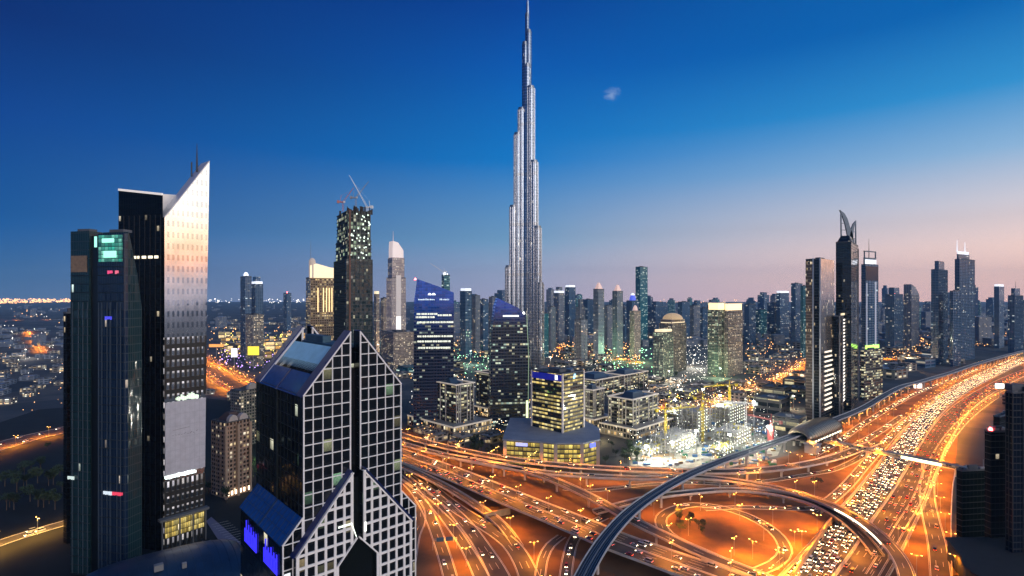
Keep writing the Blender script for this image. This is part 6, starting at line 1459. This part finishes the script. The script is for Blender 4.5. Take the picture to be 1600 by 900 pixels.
# ------------------------------------------------------------------ lit billboards
def billboard(label, px, py, Y, w_, h_, glow, ang_=0):
    zc_ = ZY(py, Y); r_ = empty('billboard', (PX(px, Y), Y, 0), ang_); tag(r_, label, 'billboard')
    m = MB(); m.cyl(0, 0, .7, -.3, zc_-h_/2, 10); m.build('post', steel, r_)
    m = MB(); m.box(-w_/2-.4, w_/2+.4, -.3, .5, zc_-h_/2-.4, zc_+h_/2+.4); m.build('frame', darkm, r_)
    m = MB(); m.box(-w_/2, w_/2, -.4, -.303, zc_-h_/2, zc_+h_/2); m.build('lit_screen', glow, r_)
bw_ = mat('billboard_glow', (1, 1, 1), .5, emit=(1, 1, .95), es=1.8)
billboard('white lit billboard beside the metro viaduct', 1434, 603, 1000, 15, 8, bw_)
billboard('white lit billboard right of the taillight lanes', 1562, 603, 900, 16, 8, bw_)
billboard('bright yellow lit billboard on the far shopping buildings', 396, 548, 1250, 26, 20, mat('yellow_board_glow', (1, .8, .1), .5, emit=(1, .75, .05), es=1.2))
billboard('white lit billboard left of the yellow one', 366, 551, 1250, 14, 20, bw_)
billboard('small orange lit billboard left of the white one', 338, 540, 1500, 40, 8, mat('orange_board_glow', (1, .4, .1), .5, emit=(1, .45, .12), es=.9))

gx = G(695, 858); gy = empty('sign_gantry', (gx.x, gx.y, 0), R(10)); tag(gy, 'steel sign gantry spanning the leftmost fan road', 'sign gantry')
m = MB(); [m.box(x-.2, x+.2, -.2, .2, -.2, 7.4) for x in (-8, 8)]; build_each(m, 'post', steel, gy)
m = MB(); m.bar((-8, 0, 7.2), (8, 0, 7.2), .25); m.bar((-8, 0, 6.2), (8, 0, 6.2), .25); [m.bar((-8+k*2, 0, 6.2), (-7+k*2, 0, 7.2), .12) for k in range(8)]; m.build('truss', steel, gy)
m = MB(); m.box(-5.5, -.6, -.35, -.2, 5.4, 8.2); m.box(.6, 5.5, -.35, -.2, 5.4, 8.2); build_each(m, 'sign_panel', mat('green_sign', (.02, .09, .16), .5), gy)
# ------------------------------------------------------------------ trees
def crown_mesh(seed, r0, h0):
    q = random.Random(seed); m = MB()
    cl = [(q.gauss(0, r0*.42), q.gauss(0, r0*.42), h0+q.uniform(-r0*.4, r0*.6), q.uniform(.35, .6)*r0) for _ in range(9)]
    for cx, cy_, cz, rr in cl:
        for k in range(34):
            d_ = Vector((q.gauss(0, 1), q.gauss(0, 1), q.gauss(0, 1))).normalized()*rr*q.uniform(.6, 1.05); c = Vector((cx, cy_, cz))+d_
            a1 = Vector((q.gauss(0, 1), q.gauss(0, 1), q.gauss(0, 1))).normalized(); b1 = a1.orthogonal().normalized(); s = q.uniform(.3, .65)
            m.add([c+a1*s, c+b1*s*.7, c-a1*s*.8, c-b1*s*.6], [(0, 1, 2, 3)])
    return m.mesh('crown', leafm)
TR = []
for k in range(3):
    h_ = 4.6+k*.8; tm = MB(); tm.cyl(0, 0, .22, -.2, h_, 7, r1=.12)
    for a_ in (0, 2.1, 4.2): tm.bar((0, 0, h_*.65), (math.cos(a_)*1.3, math.sin(a_)*1.3, h_+.6), .12)
    TR.append((tm.mesh('trunk', bark), crown_mesh(k, 3.1, h_+.7)))
def trees(poly, n, label, group, seed, s=(.8, 1.4)):
    q = random.Random(seed); xs = [p[0] for p in poly]; ys = [p[1] for p in poly]; k = t = 0
    while k < n and t < n*30:
        t += 1; x, y = q.uniform(min(xs), max(xs)), q.uniform(min(ys), max(ys)); p = G(x, y)
        if near_road(p.to_2d(), 3): continue
        k += 1; tk, cr = q.choice(TR); r_ = empty('broadleaf_tree', (p.x, p.y, 0), q.uniform(0, 6)); sc2 = q.uniform(*s); r_.scale = (sc2, sc2, sc2*q.uniform(.85, 1.1)); tag(r_, label, 'tree', group)
        for nm, me in (('trunk', tk), ('crown', cr)): o = bpy.data.objects.new(nm, me); COL.objects.link(o); o.parent = r_
trees([(938, 700), (1000, 730)], 16, 'dark leafy tree right of the yellow podium', 'trees right of the yellow podium', 1)
trees([(700, 690), (785, 712)], 16, 'dark tree left of the yellow podium', 'trees left of the yellow podium', 2)
trees([(0, 700), (100, 800)], 26, 'dark tree on the unlit ground at the far left', 'trees on the unlit ground at the left', 3, (1, 1.8))
trees([(1048, 808), (1105, 838)], 14, 'tree inside the inner loop road', 'trees inside the inner loop', 4, (.6, 1.0))
trees([(325, 745), (372, 800)], 10, 'dark tree below the brown apartment block', 'trees below the brown apartment block', 5)
trees([(640, 655), (760, 685)], 14, 'dark tree in front of the office blocks', 'trees in front of the office blocks', 6)
trees([(920, 585), (1060, 640)], 24, 'tree in the green lit quarter', 'trees in the green lit quarter', 7, (1.2, 2))
trees([(1380, 560), (1430, 590)], 12, 'dark tree beyond the metro viaduct', 'trees beyond the metro viaduct', 8, (1.2, 2))
trees([(980, 757), (992, 765)], 2, 'small dark tree beside the metro viaduct', 'trees beside the metro viaduct', 9)
trees([(1275, 758), (1279, 768)], 1, 'lone small green tree on the sand left of the side lanes', None, 10)
# coloured area lights that stand in the quarters
def quarter_lamp(label, px, py, h, e, col): flood_mast(label, px, py, h, e, col, {1: g_gr, 2: g_wh, 3: g_or}[1 if col[1] > .95 and col[0] < .8 else (3 if col[1] < .7 else 2)], 4)
for lb, x, y, h, e, c in (('amber floodlight mast behind the offices, left one', 860, 575, 26, 6e5, (1, .62, .3)), ('white floodlight mast behind the offices, middle one', 905, 565, 26, 6e5, (1, .92, .75)), ('white floodlight mast behind the building site', 1060, 625, 24, 3e5, (1, .98, .8)), ('amber floodlight mast on the orange ground right of the building site', 1170, 620, 24, 8e5, (1, .5, .16)), ('amber floodlight mast near the curving road', 1215, 605, 24, 9e5, (1, .5, .16)), ('amber floodlight mast beyond the metro viaduct', 1420, 572, 26, 1.2e6, (1, .55, .22)), ('green floodlight mast in the old quarter, left one', 960, 562, 30, 7e5, (.6, 1, .5)), ('green floodlight mast in the old quarter, right one', 1000, 566, 30, 7e5, (.62, 1, .5)),
        ('green white floodlight mast between the two blue towers', 735, 570, 34, 9e5, (.6, 1, .75)), ('white floodlight mast left of the twin apartment towers', 1085, 575, 30, 1.6e6, (1, .95, .8)), ('white floodlight mast in front of the domed apartment tower', 1045, 600, 25, 7e5, (1, .9, .7)),
        ('green floodlight mast beside the brown apartment block', 404, 718, 14, 6e4, (.5, 1, .2)), ('white floodlight mast before the right pair of towers', 1240, 640, 20, 2.5e5, (1, .85, .6)), ('amber floodlight mast below the brown apartment block', 358, 752, 12, 5e4, (1, .6, .3)),
        ('amber floodlight mast among the shopping buildings', 400, 572, 24, 9e5, (1, .6, .25)), ('pale floodlight mast at the villas on the left', 40, 560, 24, 5e5, (1, .9, .8)), ('green floodlight mast at the foot of the twin towers', 1125, 592, 22, 5e5, (.6, 1, .6)), ('amber floodlight mast below the gold hotel', 625, 560, 30, 7e5, (1, .66, .4)), ('amber floodlight mast before the columned offices', 770, 655, 14, 9e4, (1, .65, .3)), ('warm floodlight mast before the small columned office', 935, 690, 14, 9e4, (1, .8, .4))):
    quarter_lamp(lb, x, y, h, e*.25, c)

# ------------------------------------------------------------------ haze
hz_ = bpy.data.materials.new('city_haze'); hz_.use_nodes = True; t = hz_.node_tree; t.nodes.remove(t.nodes['Principled BSDF'])
pv = t.nodes.new('ShaderNodeVolumePrincipled'); pv.inputs['Color'].default_value = (.36, .68, 1, 1); pv.inputs['Density'].default_value = 4e-5; pv.inputs['Anisotropy'].default_value = .0
t.links.new(pv.outputs[0], t.nodes['Material Output'].inputs['Volume'])
m = MB(); m.box(-26100, 26100, -3100, 15100, -2, 880); o = m.build('haze', hz_); tag(o, 'thin evening haze over the city', 'haze', kind='stuff')
